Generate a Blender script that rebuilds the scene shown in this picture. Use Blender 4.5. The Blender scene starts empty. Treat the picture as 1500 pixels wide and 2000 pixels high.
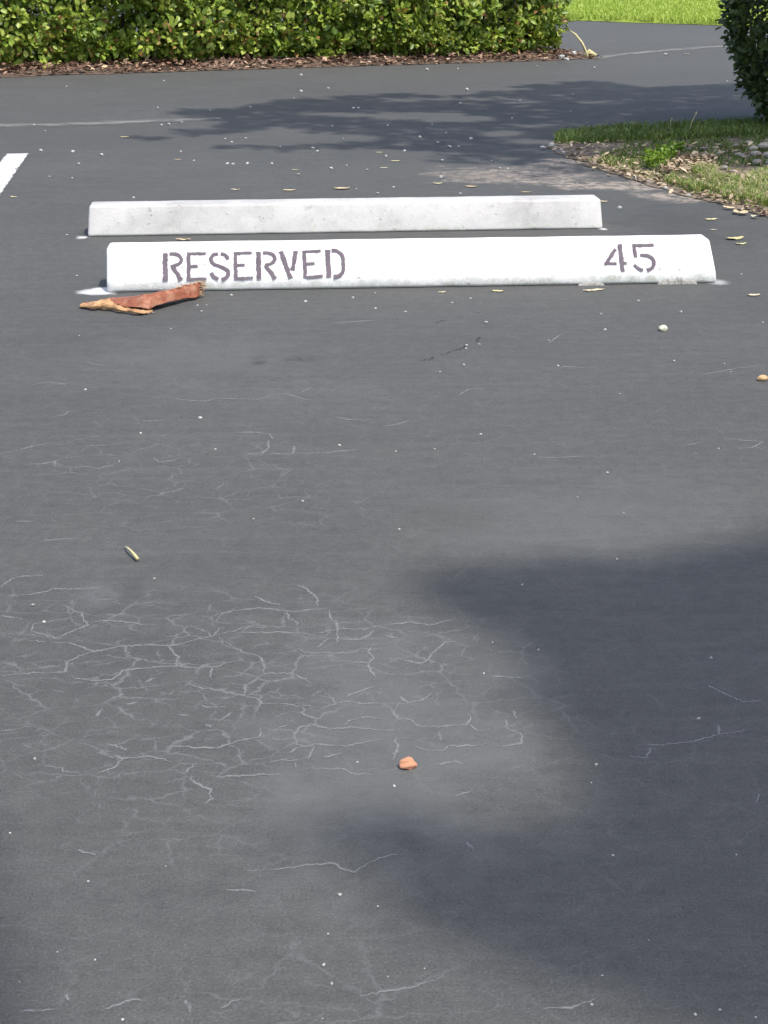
import bpy, bmesh, math, random
import numpy as np
from mathutils import Vector, Matrix, noise as mnoise

R = math.radians
rng = np.random.default_rng(7)
random.seed(7)
scene = bpy.context.scene
COL = scene.collection

# ------------------------------------------------------------------ camera
F, CX, CY, HORIZON = 3000.0, 750.0, 1000.0, -137.0      # survey of the photograph (1500 x 2000)
CAM_H = 1.005
PITCH = math.atan((CY - HORIZON) / F)
cam_d = bpy.data.cameras.new('camera')
cam_d.sensor_fit = 'VERTICAL'; cam_d.sensor_height = 24.0; cam_d.lens = 24.0 * F / 2000.0
cam_d.clip_start = 0.05; cam_d.clip_end = 2000.0
cam = bpy.data.objects.new('camera', cam_d); COL.objects.link(cam)
cam.location = (0, 0, CAM_H); cam.rotation_euler = (math.pi / 2 - PITCH, 0, 0)
scene.camera = cam

# ------------------------------------------------------------------ light
SUN_EL, SUN_AZ = R(64), R(135)            # azimuth from +Y towards +X
world = bpy.data.worlds.new('World'); scene.world = world; world.use_nodes = True
wn = world.node_tree; wn.nodes.clear()
sky = wn.nodes.new('ShaderNodeTexSky'); sky.sky_type = 'NISHITA'; sky.sun_disc = False
sky.sun_elevation = SUN_EL; sky.sun_rotation = SUN_AZ
sky.air_density = 1.0; sky.dust_density = 3.0; sky.ozone_density = 1.0
bg = wn.nodes.new('ShaderNodeBackground'); bg.inputs['Strength'].default_value = 0.15
wo = wn.nodes.new('ShaderNodeOutputWorld')
wn.links.new(sky.outputs[0], bg.inputs[0]); wn.links.new(bg.outputs[0], wo.inputs[0])
TO_SUN = Vector((math.cos(SUN_EL) * math.sin(SUN_AZ), math.cos(SUN_EL) * math.cos(SUN_AZ), math.sin(SUN_EL)))
sun_d = bpy.data.lights.new('sun', 'SUN'); sun_d.energy = 2.6; sun_d.angle = R(0.6); sun_d.color = (1.0, 0.95, 0.87)
sun = bpy.data.objects.new('sun', sun_d); COL.objects.link(sun)
sun.rotation_euler = TO_SUN.to_track_quat('Z', 'Y').to_euler(); sun.location = TO_SUN * 40
vs = scene.view_settings
vs.view_transform = 'Standard'; vs.look = 'None'; vs.gamma = 1.0; vs.use_curve_mapping = False; vs.exposure = 0.68
scene.cycles.use_denoising = True
scene.cycles.max_bounces = 4; scene.cycles.transparent_max_bounces = 10
scene.cycles.use_adaptive_sampling = True; scene.cycles.adaptive_threshold = 0.02

# ------------------------------------------------------------------ helpers
CP, SP = math.cos(PITCH), math.sin(PITCH)
def ray(u, v):
    x, y = (u - CX) / F, -(v - CY) / F
    return Vector((x, y * SP + CP, y * CP - SP))
def gp(u, v, z=0.0):                     # the spot on the ground that shows at (u, v) in the photograph
    d = ray(u, v); t = (z - CAM_H) / d.z
    return Vector((d.x * t, d.y * t, z))
def at_y(u, v, y):
    d = ray(u, v); t = y / d.y
    return Vector((d.x * t, y, CAM_H + d.z * t))
def px(v):                               # photograph pixels per metre for upright things standing at row v
    return F * (v - HORIZON) * CP / (CAM_H * F)

def link(o, parent=None):
    COL.objects.link(o)
    if parent: o.parent = parent
    return o
def mesh_obj(name, verts, faces, mat=None, parent=None, smooth=False, uvs=None):
    me = bpy.data.meshes.new(name)
    me.from_pydata([tuple(v) for v in verts], [], faces)
    if uvs is not None:
        l = me.uv_layers.new(name='UVMap')
        vi = np.empty(len(me.loops), dtype=np.int32); me.loops.foreach_get('vertex_index', vi)
        l.data.foreach_set('uv', np.asarray(uvs, dtype=np.float32)[vi].ravel())
    if smooth: me.polygons.foreach_set('use_smooth', [True] * len(me.polygons))
    if mat: me.materials.append(mat)
    me.update()
    return link(bpy.data.objects.new(name, me), parent)
def quad_mesh(name, V, nper, pattern, mats):
    """V: (n, nper, 3) points; pattern: quads within one element. Fast build of many small pieces."""
    n = V.shape[0]
    me = bpy.data.meshes.new(name)
    pat = np.array(pattern, dtype=np.int32)
    k = pat.shape[1]
    idx = (np.arange(n, dtype=np.int32)[:, None, None] * nper + pat[None]).reshape(-1)
    nf = n * pat.shape[0]
    me.vertices.add(n * nper); me.vertices.foreach_set('co', V.astype(np.float32).ravel())
    me.loops.add(len(idx)); me.loops.foreach_set('vertex_index', idx)
    me.polygons.add(nf)
    me.polygons.foreach_set('loop_start', np.arange(nf, dtype=np.int32) * k)
    me.polygons.foreach_set('loop_total', np.full(nf, k, dtype=np.int32))
    for m in (mats if isinstance(mats, (list, tuple)) else [mats]): me.materials.append(m)
    me.update(calc_edges=True)
    return me
def tag(o, label=None, cat=None, group=None, kind=None):
    if label: o['label'] = label
    if cat: o['category'] = cat
    if group: o['group'] = group
    if kind: o['kind'] = kind
    return o
def empty(name, loc, rz=0.0):
    o = bpy.data.objects.new(name, None); o.location = loc; o.rotation_euler = (0, 0, rz); o.empty_display_size = 0.1
    return link(o)

class NT:
    def __init__(s, name):
        s.m = bpy.data.materials.new(name); s.m.use_nodes = True
        s.t = s.m.node_tree; s.t.nodes.clear()
        s.out = s.n('ShaderNodeOutputMaterial')
    def n(s, typ, **kw):
        nd = s.t.nodes.new(typ)
        for k, v in kw.items(): setattr(nd, k, v)
        return nd
    def put(s, sock, val):
        if hasattr(val, 'is_output') or isinstance(val, bpy.types.NodeSocket): s.t.links.new(val, sock)
        elif isinstance(val, (tuple, list)) and len(val) == 3 and sock.type == 'RGBA': sock.default_value = (*val, 1)
        else: sock.default_value = val
    def noise(s, vec, scale, detail=3.0, rough=0.55, dist=0.0):
        nd = s.n('ShaderNodeTexNoise'); s.put(nd.inputs['Vector'], vec)
        nd.inputs['Scale'].default_value = scale; nd.inputs['Detail'].default_value = detail
        nd.inputs['Roughness'].default_value = rough; nd.inputs['Distortion'].default_value = dist
        return nd
    def math(s, op, a, b=0.0, c=None, clamp=False):
        nd = s.n('ShaderNodeMath', operation=op, use_clamp=clamp)
        s.put(nd.inputs[0], a); s.put(nd.inputs[1], b)
        if c is not None: s.put(nd.inputs[2], c)
        return nd.outputs[0]
    def vmath(s, op, a, b):
        nd = s.n('ShaderNodeVectorMath', operation=op); s.put(nd.inputs[0], a); s.put(nd.inputs[1], b)
        return nd.outputs['Value'] if op in ('LENGTH', 'DISTANCE', 'DOT_PRODUCT') else nd.outputs[0]
    def rng(s, val, a, b, c=0.0, d=1.0, smooth=False):
        nd = s.n('ShaderNodeMapRange'); nd.interpolation_type = 'SMOOTHSTEP' if smooth else 'LINEAR'
        s.put(nd.inputs[0], val)
        for i, x in enumerate((a, b, c, d)): s.put(nd.inputs[1 + i], x)
        return nd.outputs[0]
    def mix(s, f, a, b, blend='MIX'):
        nd = s.n('ShaderNodeMix', data_type='RGBA', blend_type=blend)
        s.put(nd.inputs[0], f); s.put(nd.inputs[6], a); s.put(nd.inputs[7], b)
        return nd.outputs[2]
    def ramp(s, f, stops, interp='LINEAR'):
        nd = s.n('ShaderNodeValToRGB'); r = nd.color_ramp; r.interpolation = interp
        while len(r.elements) < len(stops): r.elements.new(0.5)
        for e, (p, c) in zip(r.elements, stops): e.position = p; e.color = (*c, 1)
        s.put(nd.inputs[0], f)
        return nd.outputs[0]
    def bsdf(s, color, rough=0.7, spec=0.4):
        b = s.n('ShaderNodeBsdfPrincipled'); s.put(b.inputs['Base Color'], color); s.put(b.inputs['Roughness'], rough)
        b.inputs['Specular IOR Level'].default_value = spec
        return b
    def bump(s, h, strength=0.3, dist=0.01):
        nd = s.n('ShaderNodeBump'); s.put(nd.inputs['Height'], h)
        nd.inputs['Strength'].default_value = strength; nd.inputs['Distance'].default_value = dist
        return nd.outputs[0]
    def surf(s, sh): s.t.links.new(sh, s.out.inputs['Surface']); return s.m
    def pos(s): return s.n('ShaderNodeTexCoord').outputs['Object']
    def ellipse(s, P, c, r, rot=0.0, soft=0.5, warp=None):
        mp = s.n('ShaderNodeMapping', vector_type='TEXTURE'); s.put(mp.inputs[0], P)
        mp.inputs[1].default_value = (c[0], c[1], 0); mp.inputs[2].default_value = (0, 0, rot); mp.inputs[3].default_value = (r[0], r[1], 1)
        d = s.vmath('LENGTH', mp.outputs[0], (0, 0, 0))
        if warp is not None: d = s.math('ADD', d, warp)
        return s.rng(d, 1.0, 1.0 - soft, 0, 1, True)

def leafy(name, stops, rough=0.4, trans=0.25, spec=0.5, tint=(1.0, 1.0, 0.6)):
    t = NT(name)
    g = t.n('ShaderNodeNewGeometry')
    c = t.ramp(g.outputs['Random Per Island'], stops)
    n1 = t.noise(t.pos(), 2.2, 2.0)
    c = t.mix(t.rng(n1.outputs[0], 0.35, 0.7), c, t.mix(1.0, c, (0.72, 0.8, 0.6), 'MULTIPLY'))
    b = t.bsdf(c, rough, spec)
    tr = t.n('ShaderNodeBsdfTranslucent'); t.put(tr.inputs[0], t.mix(1.0, c, tint, 'MULTIPLY'))
    mx = t.n('ShaderNodeMixShader'); mx.inputs[0].default_value = trans
    t.t.links.new(b.outputs[0], mx.inputs[1]); t.t.links.new(tr.outputs[0], mx.inputs[2])
    return t.surf(mx.outputs[0])
def plain(name, stops, rough=0.8, scale=40.0, bump=0.0, spec=0.3, island=False):
    t = NT(name); P = t.pos()
    nz = t.noise(P, scale, 4.0)
    f = nz.outputs[0]
    if island:
        g = t.n('ShaderNodeNewGeometry'); oi = t.n('ShaderNodeObjectInfo')
        f = t.math('ADD', t.math('MULTIPLY', t.math('FRACT', t.math('ADD', g.outputs['Random Per Island'], oi.outputs['Random'])), 0.75),
                   t.math('MULTIPLY', t.rng(f, 0.3, 0.7), 0.25))
    b = t.bsdf(t.ramp(f, stops), rough, spec)
    if bump: t.put(b.inputs['Normal'], t.bump(nz.outputs[0], bump, 0.004))
    return t.surf(b.outputs[0])

# ------------------------------------------------------------------ materials
def asphalt_material():
    t = NT('sealed_asphalt'); P = t.pos()
    big = t.noise(P, 0.55, 3.0).outputs[0]
    mid = t.noise(P, 3.2, 3.0, 0.6, 0.6).outputs[0]
    col = t.ramp(t.math('ADD', t.math('MULTIPLY', big, 0.55), t.math('MULTIPLY', mid, 0.45)),
                 [(0.3, (0.082, 0.080, 0.077)), (0.5, (0.096, 0.094, 0.090)), (0.72, (0.112, 0.109, 0.104))])
    # squeegee streaks of the sealer
    st = t.n('ShaderNodeMapping'); t.put(st.inputs[0], P); st.inputs[3].default_value = (1.0, 9.0, 1.0); st.inputs[2].default_value = (0, 0, R(6))
    strk = t.noise(st.outputs[0], 2.4, 4.0, 0.65, 1.2).outputs[0]
    col = t.mix(t.rng(strk, 0.45, 0.75, 0.0, 0.22), col, (0.155, 0.153, 0.15))
    col = t.mix(t.rng(strk, 0.45, 0.2, 0.0, 0.25), col, (0.058, 0.057, 0.056))
    # fine aggregate
    fine = t.noise(P, 330.0, 2.0, 0.6).outputs[0]
    med = t.noise(P, 95.0, 2.0, 0.6).outputs[0]
    col = t.mix(t.rng(fine, 0.52, 0.75, 0, 0.45), col, (0.21, 0.207, 0.2))
    col = t.mix(t.rng(fine, 0.45, 0.25, 0, 0.6), col, (0.035, 0.036, 0.038))
    col = t.mix(t.rng(med, 0.5, 0.25, 0, 0.35), col, (0.05, 0.051, 0.053))
    # alligator web of hairline cracks with pale dust in them, densest where the wheels stand
    wv = t.noise(P, 16.0, 3.0, 0.7); off = t.n('ShaderNodeVectorMath', operation='SCALE'); t.put(off.inputs[0], wv.outputs['Color']); off.inputs['Scale'].default_value = 0.032
    wv2 = t.noise(P, 55.0, 2.0); off2 = t.n('ShaderNodeVectorMath', operation='SCALE'); t.put(off2.inputs[0], wv2.outputs['Color']); off2.inputs['Scale'].default_value = 0.02
    PP = t.vmath('MULTIPLY', t.vmath('ADD', t.vmath('ADD', P, off.outputs[0]), off2.outputs[0]), (0.72, 1.3, 1.0))
    pm = t.noise(P, 2.1, 2.0, 0.6).outputs[0]
    def band(u, v, du, dv):
        c = gp(u, v); return t.ellipse(P, c, (gp(u + du, v).x - c.x, (gp(u, v - dv).y - gp(u, v + dv).y) / 2), 0, 0.8, t.rng(pm, 0.3, 0.7, -0.3, 0.3))
    zone = t.math('MAXIMUM', band(480, 1330, 820, 330), t.math('MULTIPLY', band(330, 930, 560, 190), 0.6))
    zone = t.math('MAXIMUM', zone, t.math('MULTIPLY', band(650, 1960, 900, 160), 0.45))
    zone = t.math('MAXIMUM', zone, 0.22)
    for sc, w, amt, lo, hi, bs in ((11.5, 0.038, 0.52, 0.36, 0.56, 10.0), (24.0, 0.065, 0.42, 0.42, 0.6, 21.0)):
        vo = t.n('ShaderNodeTexVoronoi', feature='DISTANCE_TO_EDGE', voronoi_dimensions='2D'); t.put(vo.inputs['Vector'], PP); vo.inputs['Scale'].default_value = sc
        brk = t.noise(P, bs, 2.0, 0.6).outputs[0]
        wv_ = t.rng(brk, lo, hi + 0.1, w * 0.6, w * 1.05)
        ln = t.rng(vo.outputs[0], wv_, 0.0, 0, 1, True)
        col = t.mix(t.math('MULTIPLY', t.math('MULTIPLY', ln, zone), t.rng(brk, lo, hi, 0.0, amt)), col, (0.245, 0.253, 0.258))
    col = t.mix(1.0, col, t.mix(t.rng(t.noise(P, 30.0, 2.0, 0.6).outputs[0], 0.32, 0.68), (0.697, 0.724, 0.730), (0.81, 0.84, 0.845)), 'MULTIPLY')
    warp = t.rng(t.noise(P, 7.0, 3.0, 0.65).outputs[0], 0.25, 0.75, -0.55, 0.55)
    def stain(u, v, du, dv, color, amt, soft=0.7, rot=0.0, grain=None):
        nonlocal col
        c = gp(u, v); rx = gp(u + du, v).x - c.x; ry = (gp(u, v - dv).y - gp(u, v + dv).y) / 2
        m = t.math('MULTIPLY', t.ellipse(P, c, (rx, ry), rot, soft, warp), amt)
        if grain is not None: m = t.math('MULTIPLY', m, grain)
        col = t.mix(m, col, color)
    blot = t.rng(t.noise(P, 22.0, 3.0, 0.7, 0.8).outputs[0], 0.36, 0.6)
    # sand and soil washed off the verge
    sand = (0.33, 0.28, 0.235)
    stain(1010, 342, 210, 22, sand, 0.8, 0.8, R(-4), blot)
    stain(1190, 362, 170, 13, sand, 0.95, 0.6, R(-12), blot)
    stain(1330, 385, 120, 12, sand, 0.95, 0.6, R(-18), blot)
    stain(1120, 318, 100, 16, sand, 0.75, 0.8, 0, blot)
    stain(900, 345, 60, 9, sand, 0.5, 0.8, 0, blot)
    # black streaky sealer right of the blocks
    stain(1330, 440, 170, 55, (0.052, 0.053, 0.054), 0.6, 0.8)
    # pale worn patches, dusty film
    stain(400, 690, 330, 60, (0.115, 0.119, 0.121), 0.3, 0.9)
    stain(760, 1430, 430, 330, (0.125, 0.128, 0.128), 0.5, 0.95)
    stain(1120, 1000, 420, 130, (0.11, 0.112, 0.112), 0.35, 0.95)
    stain(560, 760, 420, 30, (0.125, 0.13, 0.132), 0.28, 0.9, 0, blot)
    stain(195, 1160, 50, 50, (0.14, 0.148, 0.152), 0.3, 0.8, 0, blot)
    # tyre scuffs
    stain(507, 702, 20, 13, (0.04, 0.04, 0.041), 0.75, 0.6, 0, blot)
    stain(590, 700, 46, 12, (0.04, 0.04, 0.041), 0.7, 0.6, 0, blot)
    stain(262, 1150, 34, 40, (0.052, 0.052, 0.053), 0.4, 0.8)
    stain(880, 1010, 150, 40, (0.055, 0.054, 0.05), 0.3, 0.9)
    # white overspray beside the ends and along the feet of the blocks
    stain(192, 569, 42, 9, (0.68, 0.69, 0.70), 0.9, 0.75)
    stain(163, 464, 20, 5, (0.7, 0.7, 0.7), 0.95, 0.7)
    stain(1405, 551, 28, 7, (0.5, 0.51, 0.53), 0.6, 0.8)
    stain(1178, 447, 14, 4, (0.6, 0.6, 0.6), 0.8, 0.7)
    rough = t.rng(mid, 0.3, 0.7, 0.72, 0.9)
    b = t.bsdf(col, rough, 0.35)
    h = t.math('ADD', t.math('MULTIPLY', fine, 0.6), med)
    t.put(b.inputs['Normal'], t.bump(h, 0.35, 0.003))
    return t.surf(b.outputs[0])

def ribbon_material(name, color, color2, alpha=0.9, edge=0.35, nscale=60.0, lo=0.3, hi=0.55, rough=0.8):
    """thin coat on a surface: ragged, fading edges across the ribbon"""
    t = NT(name); P = t.pos()
    uv = t.n('ShaderNodeTexCoord').outputs['UV']
    sp = t.n('ShaderNodeSeparateXYZ'); t.put(sp.inputs[0], uv)
    d = t.math('ABSOLUTE', t.math('SUBTRACT', sp.outputs[1], 0.5))
    nz = t.noise(P, nscale, 4.0, 0.65).outputs[0]
    d2 = t.math('ADD', d, t.rng(nz, 0.3, 0.7, -0.12, 0.12))
    a = t.math('MULTIPLY', t.rng(d2, 0.5, 0.5 - edge, 0, 1, True), t.rng(nz, lo, hi, 0.0, alpha))
    c = t.mix(t.rng(t.noise(P, nscale * 0.4, 3.0).outputs[0], 0.3, 0.7), color, color2)
    b = t.bsdf(c, rough, 0.3)
    tr = t.n('ShaderNodeBsdfTransparent'); mx = t.n('ShaderNodeMixShader')
    t.put(mx.inputs[0], a); t.t.links.new(tr.outputs[0], mx.inputs[1]); t.t.links.new(b.outputs[0], mx.inputs[2])
    return t.surf(mx.outputs[0])

def block_paint(name, base, worn, dirty, grime_top, wear):
    t = NT(name); P = t.pos()
    sp = t.n('ShaderNodeSeparateXYZ'); t.put(sp.inputs[0], P)
    n1 = t.noise(P, 5.5, 5.0, 0.65).outputs[0]; n2 = t.noise(P, 30.0, 5.0, 0.7).outputs[0]; n3 = t.noise(P, 140.0, 3.0, 0.6).outputs[0]
    col = t.mix(t.math('MULTIPLY', t.rng(n1, 0.42, 0.72), wear), base, worn)
    col = t.mix(t.math('MULTIPLY', t.rng(n2, 0.6, 0.75), wear), col, dirty)
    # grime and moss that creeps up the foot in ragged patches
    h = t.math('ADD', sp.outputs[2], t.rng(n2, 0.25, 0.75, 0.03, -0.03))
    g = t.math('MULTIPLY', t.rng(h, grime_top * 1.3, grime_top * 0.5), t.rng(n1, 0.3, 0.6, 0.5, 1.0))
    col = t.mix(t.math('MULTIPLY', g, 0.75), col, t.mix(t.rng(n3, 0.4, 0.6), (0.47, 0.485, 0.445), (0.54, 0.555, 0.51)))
    xr = t.rng(t.math('ADD', sp.outputs[0], t.rng(n1, 0.3, 0.7, -0.5, 0.5)), 0.3, 1.2, 0.15, 1.0)
    moss = t.math('MULTIPLY', t.math('MULTIPLY', t.rng(h, grime_top * 0.55, grime_top * 0.2), t.rng(n3, 0.42, 0.62)), xr)
    col = t.mix(t.math('MULTIPLY', moss, 0.55), col, (0.3, 0.31, 0.17))
    # paint chips and pin holes that show the concrete
    vc = t.n('ShaderNodeTexVoronoi', voronoi_dimensions='3D'); t.put(vc.inputs['Vector'], P); vc.inputs['Scale'].default_value = 26.0
    chips = t.math('MULTIPLY', t.rng(t.math('ADD', vc.outputs['Distance'], t.rng(n3, 0.3, 0.7, -0.06, 0.06)), 0.15, 0.09), t.rng(n1, 0.46, 0.56))
    col = t.mix(t.math('MULTIPLY', chips, 0.7), col, (0.26, 0.255, 0.24))
    b = t.bsdf(col, t.rng(n2, 0.3, 0.7, 0.45, 0.7), 0.4)
    t.put(b.inputs['Normal'], t.bump(t.math('SUBTRACT', t.math('ADD', t.math('MULTIPLY', n3, 0.5), n2), chips), 0.4, 0.004))
    return t.surf(b.outputs[0])

M = {}
M['asphalt'] = asphalt_material()
M['crack'] = ribbon_material('dust_filled_crack', (0.175, 0.182, 0.187), (0.225, 0.23, 0.232), 0.85, 0.5, 60.0, 0.2, 0.48)
M['dark_crack'] = ribbon_material('open_crack', (0.03, 0.03, 0.03), (0.04, 0.04, 0.04), 0.6, 0.45, 90.0, 0.35, 0.5)
M['line'] = ribbon_material('white_line_paint', (0.62, 0.63, 0.65), (0.7, 0.71, 0.73), 1.0, 0.05, 45.0, 0.18, 0.3, 0.6)
M['seam'] = ribbon_material('worn_pale_seam', (0.27, 0.265, 0.25), (0.19, 0.188, 0.18), 0.8, 0.45, 6.0, 0.3, 0.56)
M['letters'] = ribbon_material('faded_stencil_paint', (0.122, 0.1, 0.122), (0.15, 0.125, 0.147), 0.97, 0.24, 70.0, 0.1, 0.28)
M['ghost'] = ribbon_material('ghost_stencil_paint', (0.3, 0.3, 0.3), (0.38, 0.38, 0.38), 0.6, 0.45, 60.0, 0.38, 0.6)
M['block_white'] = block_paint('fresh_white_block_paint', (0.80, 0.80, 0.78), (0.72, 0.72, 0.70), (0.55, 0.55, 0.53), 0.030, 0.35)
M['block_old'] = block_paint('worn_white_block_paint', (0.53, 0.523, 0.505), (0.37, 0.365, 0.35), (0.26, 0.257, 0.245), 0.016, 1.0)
M['concrete'] = plain('bare_concrete', [(0.3, (0.2, 0.2, 0.18)), (0.7, (0.38, 0.37, 0.34))], 0.9, 90.0, 0.6)
M['soil'] = plain('mulch_soil', [(0.3, (0.05, 0.033, 0.024)), (0.5, (0.11, 0.075, 0.055)), (0.7, (0.2, 0.15, 0.12))], 0.95, 22.0, 0.8)
M['verge_soil'] = plain('sandy_verge_soil', [(0.3, (0.08, 0.065, 0.045)), (0.5, (0.17, 0.135, 0.1)), (0.7, (0.3, 0.24, 0.18))], 0.95, 14.0, 0.8)
M['lawn'] = plain('lawn_floor', [(0.3, (0.16, 0.23, 0.03)), (0.7, (0.24, 0.32, 0.05))], 0.9, 3.0)
M['ground'] = plain('rough_ground', [(0.3, (0.06, 0.09, 0.025)), (0.7, (0.1, 0.12, 0.04))], 0.95, 0.3)
M['litter'] = plain('dry_leaf_litter', [(0.0, (0.05, 0.028, 0.02)), (0.35, (0.16, 0.09, 0.06)), (0.6, (0.28, 0.17, 0.12)), (0.85, (0.44, 0.31, 0.22)), (1.0, (0.6, 0.5, 0.38))], 0.8, 60.0, island=True)
M['thatch'] = plain('verge_thatch', [(0.0, (0.12, 0.085, 0.055)), (0.3, (0.27, 0.2, 0.14)), (0.7, (0.46, 0.36, 0.25)), (1.0, (0.62, 0.52, 0.37))], 0.85, 60.0, island=True)
M['pale_leaf'] = plain('pale_dry_leaf', [(0.0, (0.42, 0.34, 0.2)), (0.5, (0.55, 0.46, 0.28)), (1.0, (0.6, 0.56, 0.42))], 0.7, 50.0, island=True)
M['yellow_leaf'] = plain('yellow_leaf_fall', [(0.0, (0.5, 0.45, 0.22)), (1.0, (0.62, 0.58, 0.34))], 0.6, 70.0, island=True)
M['chip'] = plain('limestone_chip', [(0.0, (0.3, 0.3, 0.29)), (0.4, (0.42, 0.42, 0.4)), (1.0, (0.6, 0.59, 0.55))], 0.75, 300.0, 0.4, island=True)
M['orange'] = plain('orange_nut', [(0.25, (0.6, 0.2, 0.09)), (0.45, (0.72, 0.31, 0.17)), (0.6, (0.74, 0.4, 0.25)), (0.78, (0.72, 0.55, 0.42))], 0.75, 150.0, 0.6)
M['tan'] = plain('tan_nut', [(0.3, (0.42, 0.22, 0.09)), (0.7, (0.62, 0.45, 0.25))], 0.6, 130.0, 0.3)
M['cream'] = plain('cream_stone', [(0.3, (0.6, 0.58, 0.42)), (0.7, (0.72, 0.7, 0.56))], 0.6, 130.0, 0.3)
M['river'] = plain('grey_river_stone', [(0.2, (0.16, 0.15, 0.135)), (0.8, (0.4, 0.375, 0.34))], 0.75, 30.0, 0.4)
M['bark'] = plain('bark', [(0.3, (0.05, 0.04, 0.03)), (0.7, (0.14, 0.11, 0.085))], 0.95, 18.0, 0.8)
M['stalk'] = plain('straw_stalk', [(0.3, (0.42, 0.38, 0.18)), (0.7, (0.6, 0.55, 0.32))], 0.7, 30.0)
M['hedge'] = leafy('hedge_leaf', [(0.0, (0.08, 0.145, 0.022)), (0.22, (0.19, 0.29, 0.04)), (0.55, (0.33, 0.43, 0.065)), (0.93, (0.5, 0.56, 0.13)), (0.955, (0.46, 0.28, 0.1)), (1.0, (0.48, 0.24, 0.11))], 0.42, 0.26)
M['bush'] = leafy('bush_leaf', [(0.0, (0.04, 0.07, 0.018)), (0.6, (0.08, 0.12, 0.03)), (1.0, (0.14, 0.17, 0.06))], 0.38, 0.2)
M['tree'] = leafy('tree_leaf', [(0.0, (0.035, 0.07, 0.015)), (1.0, (0.08, 0.13, 0.03))], 0.45, 0.15)
M['grass'] = leafy('shade_toned_grass_blade', [(0.0, (0.07, 0.13, 0.022)), (0.5, (0.13, 0.2, 0.035)), (0.88, (0.2, 0.26, 0.06)), (1.0, (0.3, 0.28, 0.14))], 0.5, 0.25)  # greens darkened to carry the shade on the far verge strip
M['dry_grass'] = leafy('sun_toned_dry_blade', [(0.0, (0.13, 0.21, 0.035)), (0.35, (0.24, 0.33, 0.07)), (0.62, (0.36, 0.42, 0.13)), (0.72, (0.52, 0.44, 0.26)), (1.0, (0.64, 0.54, 0.36))], 0.55, 0.3)  # straw mixed in, and greens lightened in colour to look sunlit
M['lawn_blade'] = leafy('lawn_blade', [(0.0, (0.28, 0.38, 0.05)), (0.6, (0.42, 0.53, 0.085)), (1.0, (0.54, 0.6, 0.16))], 0.55, 0.28)
M['weed'] = leafy('bright_weed', [(0.0, (0.13, 0.24, 0.02)), (1.0, (0.26, 0.36, 0.05))], 0.4, 0.3)

# ------------------------------------------------------------------ the ground
def sheet(name, pts, z, mat, kind='structure', rise=0.0):
    o = mesh_obj(name, [(p[0], p[1], z) for p in pts], [list(range(len(pts)))], mat)
    return tag(o, kind=kind)
sheet('ground', [(-300, -300), (300, -300), (300, 300), (-300, 300)], -0.03, M['ground'])
lot = sheet('parking_lot', [(-16, -6), (20, -6), (20, 30), (-16, 30)], 0.0, M['asphalt'])

# lawn beyond the side road: a low sheet with an uneven edge
la, lb = gp(1108, 40), gp(1432, 51)
ld = (lb - la).normalized(); ln_ = Vector((-ld.y, ld.x, 0))
edge = []
for i in range(161):
    s = -12 + i * 0.15
    p = la + ld * s + ln_ * (0.12 * mnoise.noise(Vector((s * 2.1, 3.3, 0))) + 0.006 * s * s * 0.2)
    edge.append(p)
far = [(edge[-1].x + 14, 70, 0), (edge[0].x - 10, 70, 0)]
lv = [(p.x, p.y, 0.004) for p in edge] + [(p.x, p.y + 0.08, 0.035) for p in edge] + [(p.x * 2.2, 80, 0.05) for p in edge]
n = len(edge)
lawn = mesh_obj('lawn', lv, [[i + k * n, i + 1 + k * n, i + 1 + (k + 1) * n, i + (k + 1) * n] for k in range(2) for i in range(n - 1)], M['lawn'], smooth=True)
tag(lawn, kind='structure')

def blades(base, h, w, lean=0.5, seg=True):
    """base (n,3); returns (n,5,3): a blade of two quads folded into a tip"""
    n = len(base); a = rng.uniform(0, 2 * np.pi, n); b = rng.uniform(0, 2 * np.pi, n)
    side = np.stack([np.cos(a), np.sin(a), np.zeros(n)], 1) * (w[:, None] / 2)
    ln = np.stack([np.cos(b), np.sin(b), np.zeros(n)], 1) * (h * rng.uniform(0.1, 1, n) * lean)[:, None]
    up = np.zeros((n, 3)); up[:, 2] = h
    V = np.zeros((n, 6, 3))
    V[:, 0] = base - side; V[:, 1] = base + side
    m = base + up * 0.6 + ln * 0.35
    V[:, 2] = m + side * 0.8; V[:, 3] = m - side * 0.8
    tip = base + up * (1 - 0.25 * lean) + ln
    V[:, 4] = tip + side * 0.15; V[:, 5] = tip - side * 0.15
    return V
BL = [[0, 1, 2, 3], [3, 2, 4, 5]]
N = 52000
u = rng.uniform(-2.0, 7.5, N); d = rng.uniform(0, 1, N) ** 1.5 * 9.0
base = np.array(la)[None] + np.array(ld)[None] * u[:, None] + np.array(ln_)[None] * d[:, None]
base[:, 2] = 0.02
lawn_grass = link(bpy.data.objects.new('lawn_grass', quad_mesh('lawn_grass', blades(base, rng.uniform(0.03, 0.085, N), rng.uniform(0.006, 0.014, N), 0.8), 6, BL, M['lawn_blade'])))
tag(lawn_grass, 'bright yellow-green mown grass of the lawn across the side road', 'grass', kind='stuff')

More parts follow.
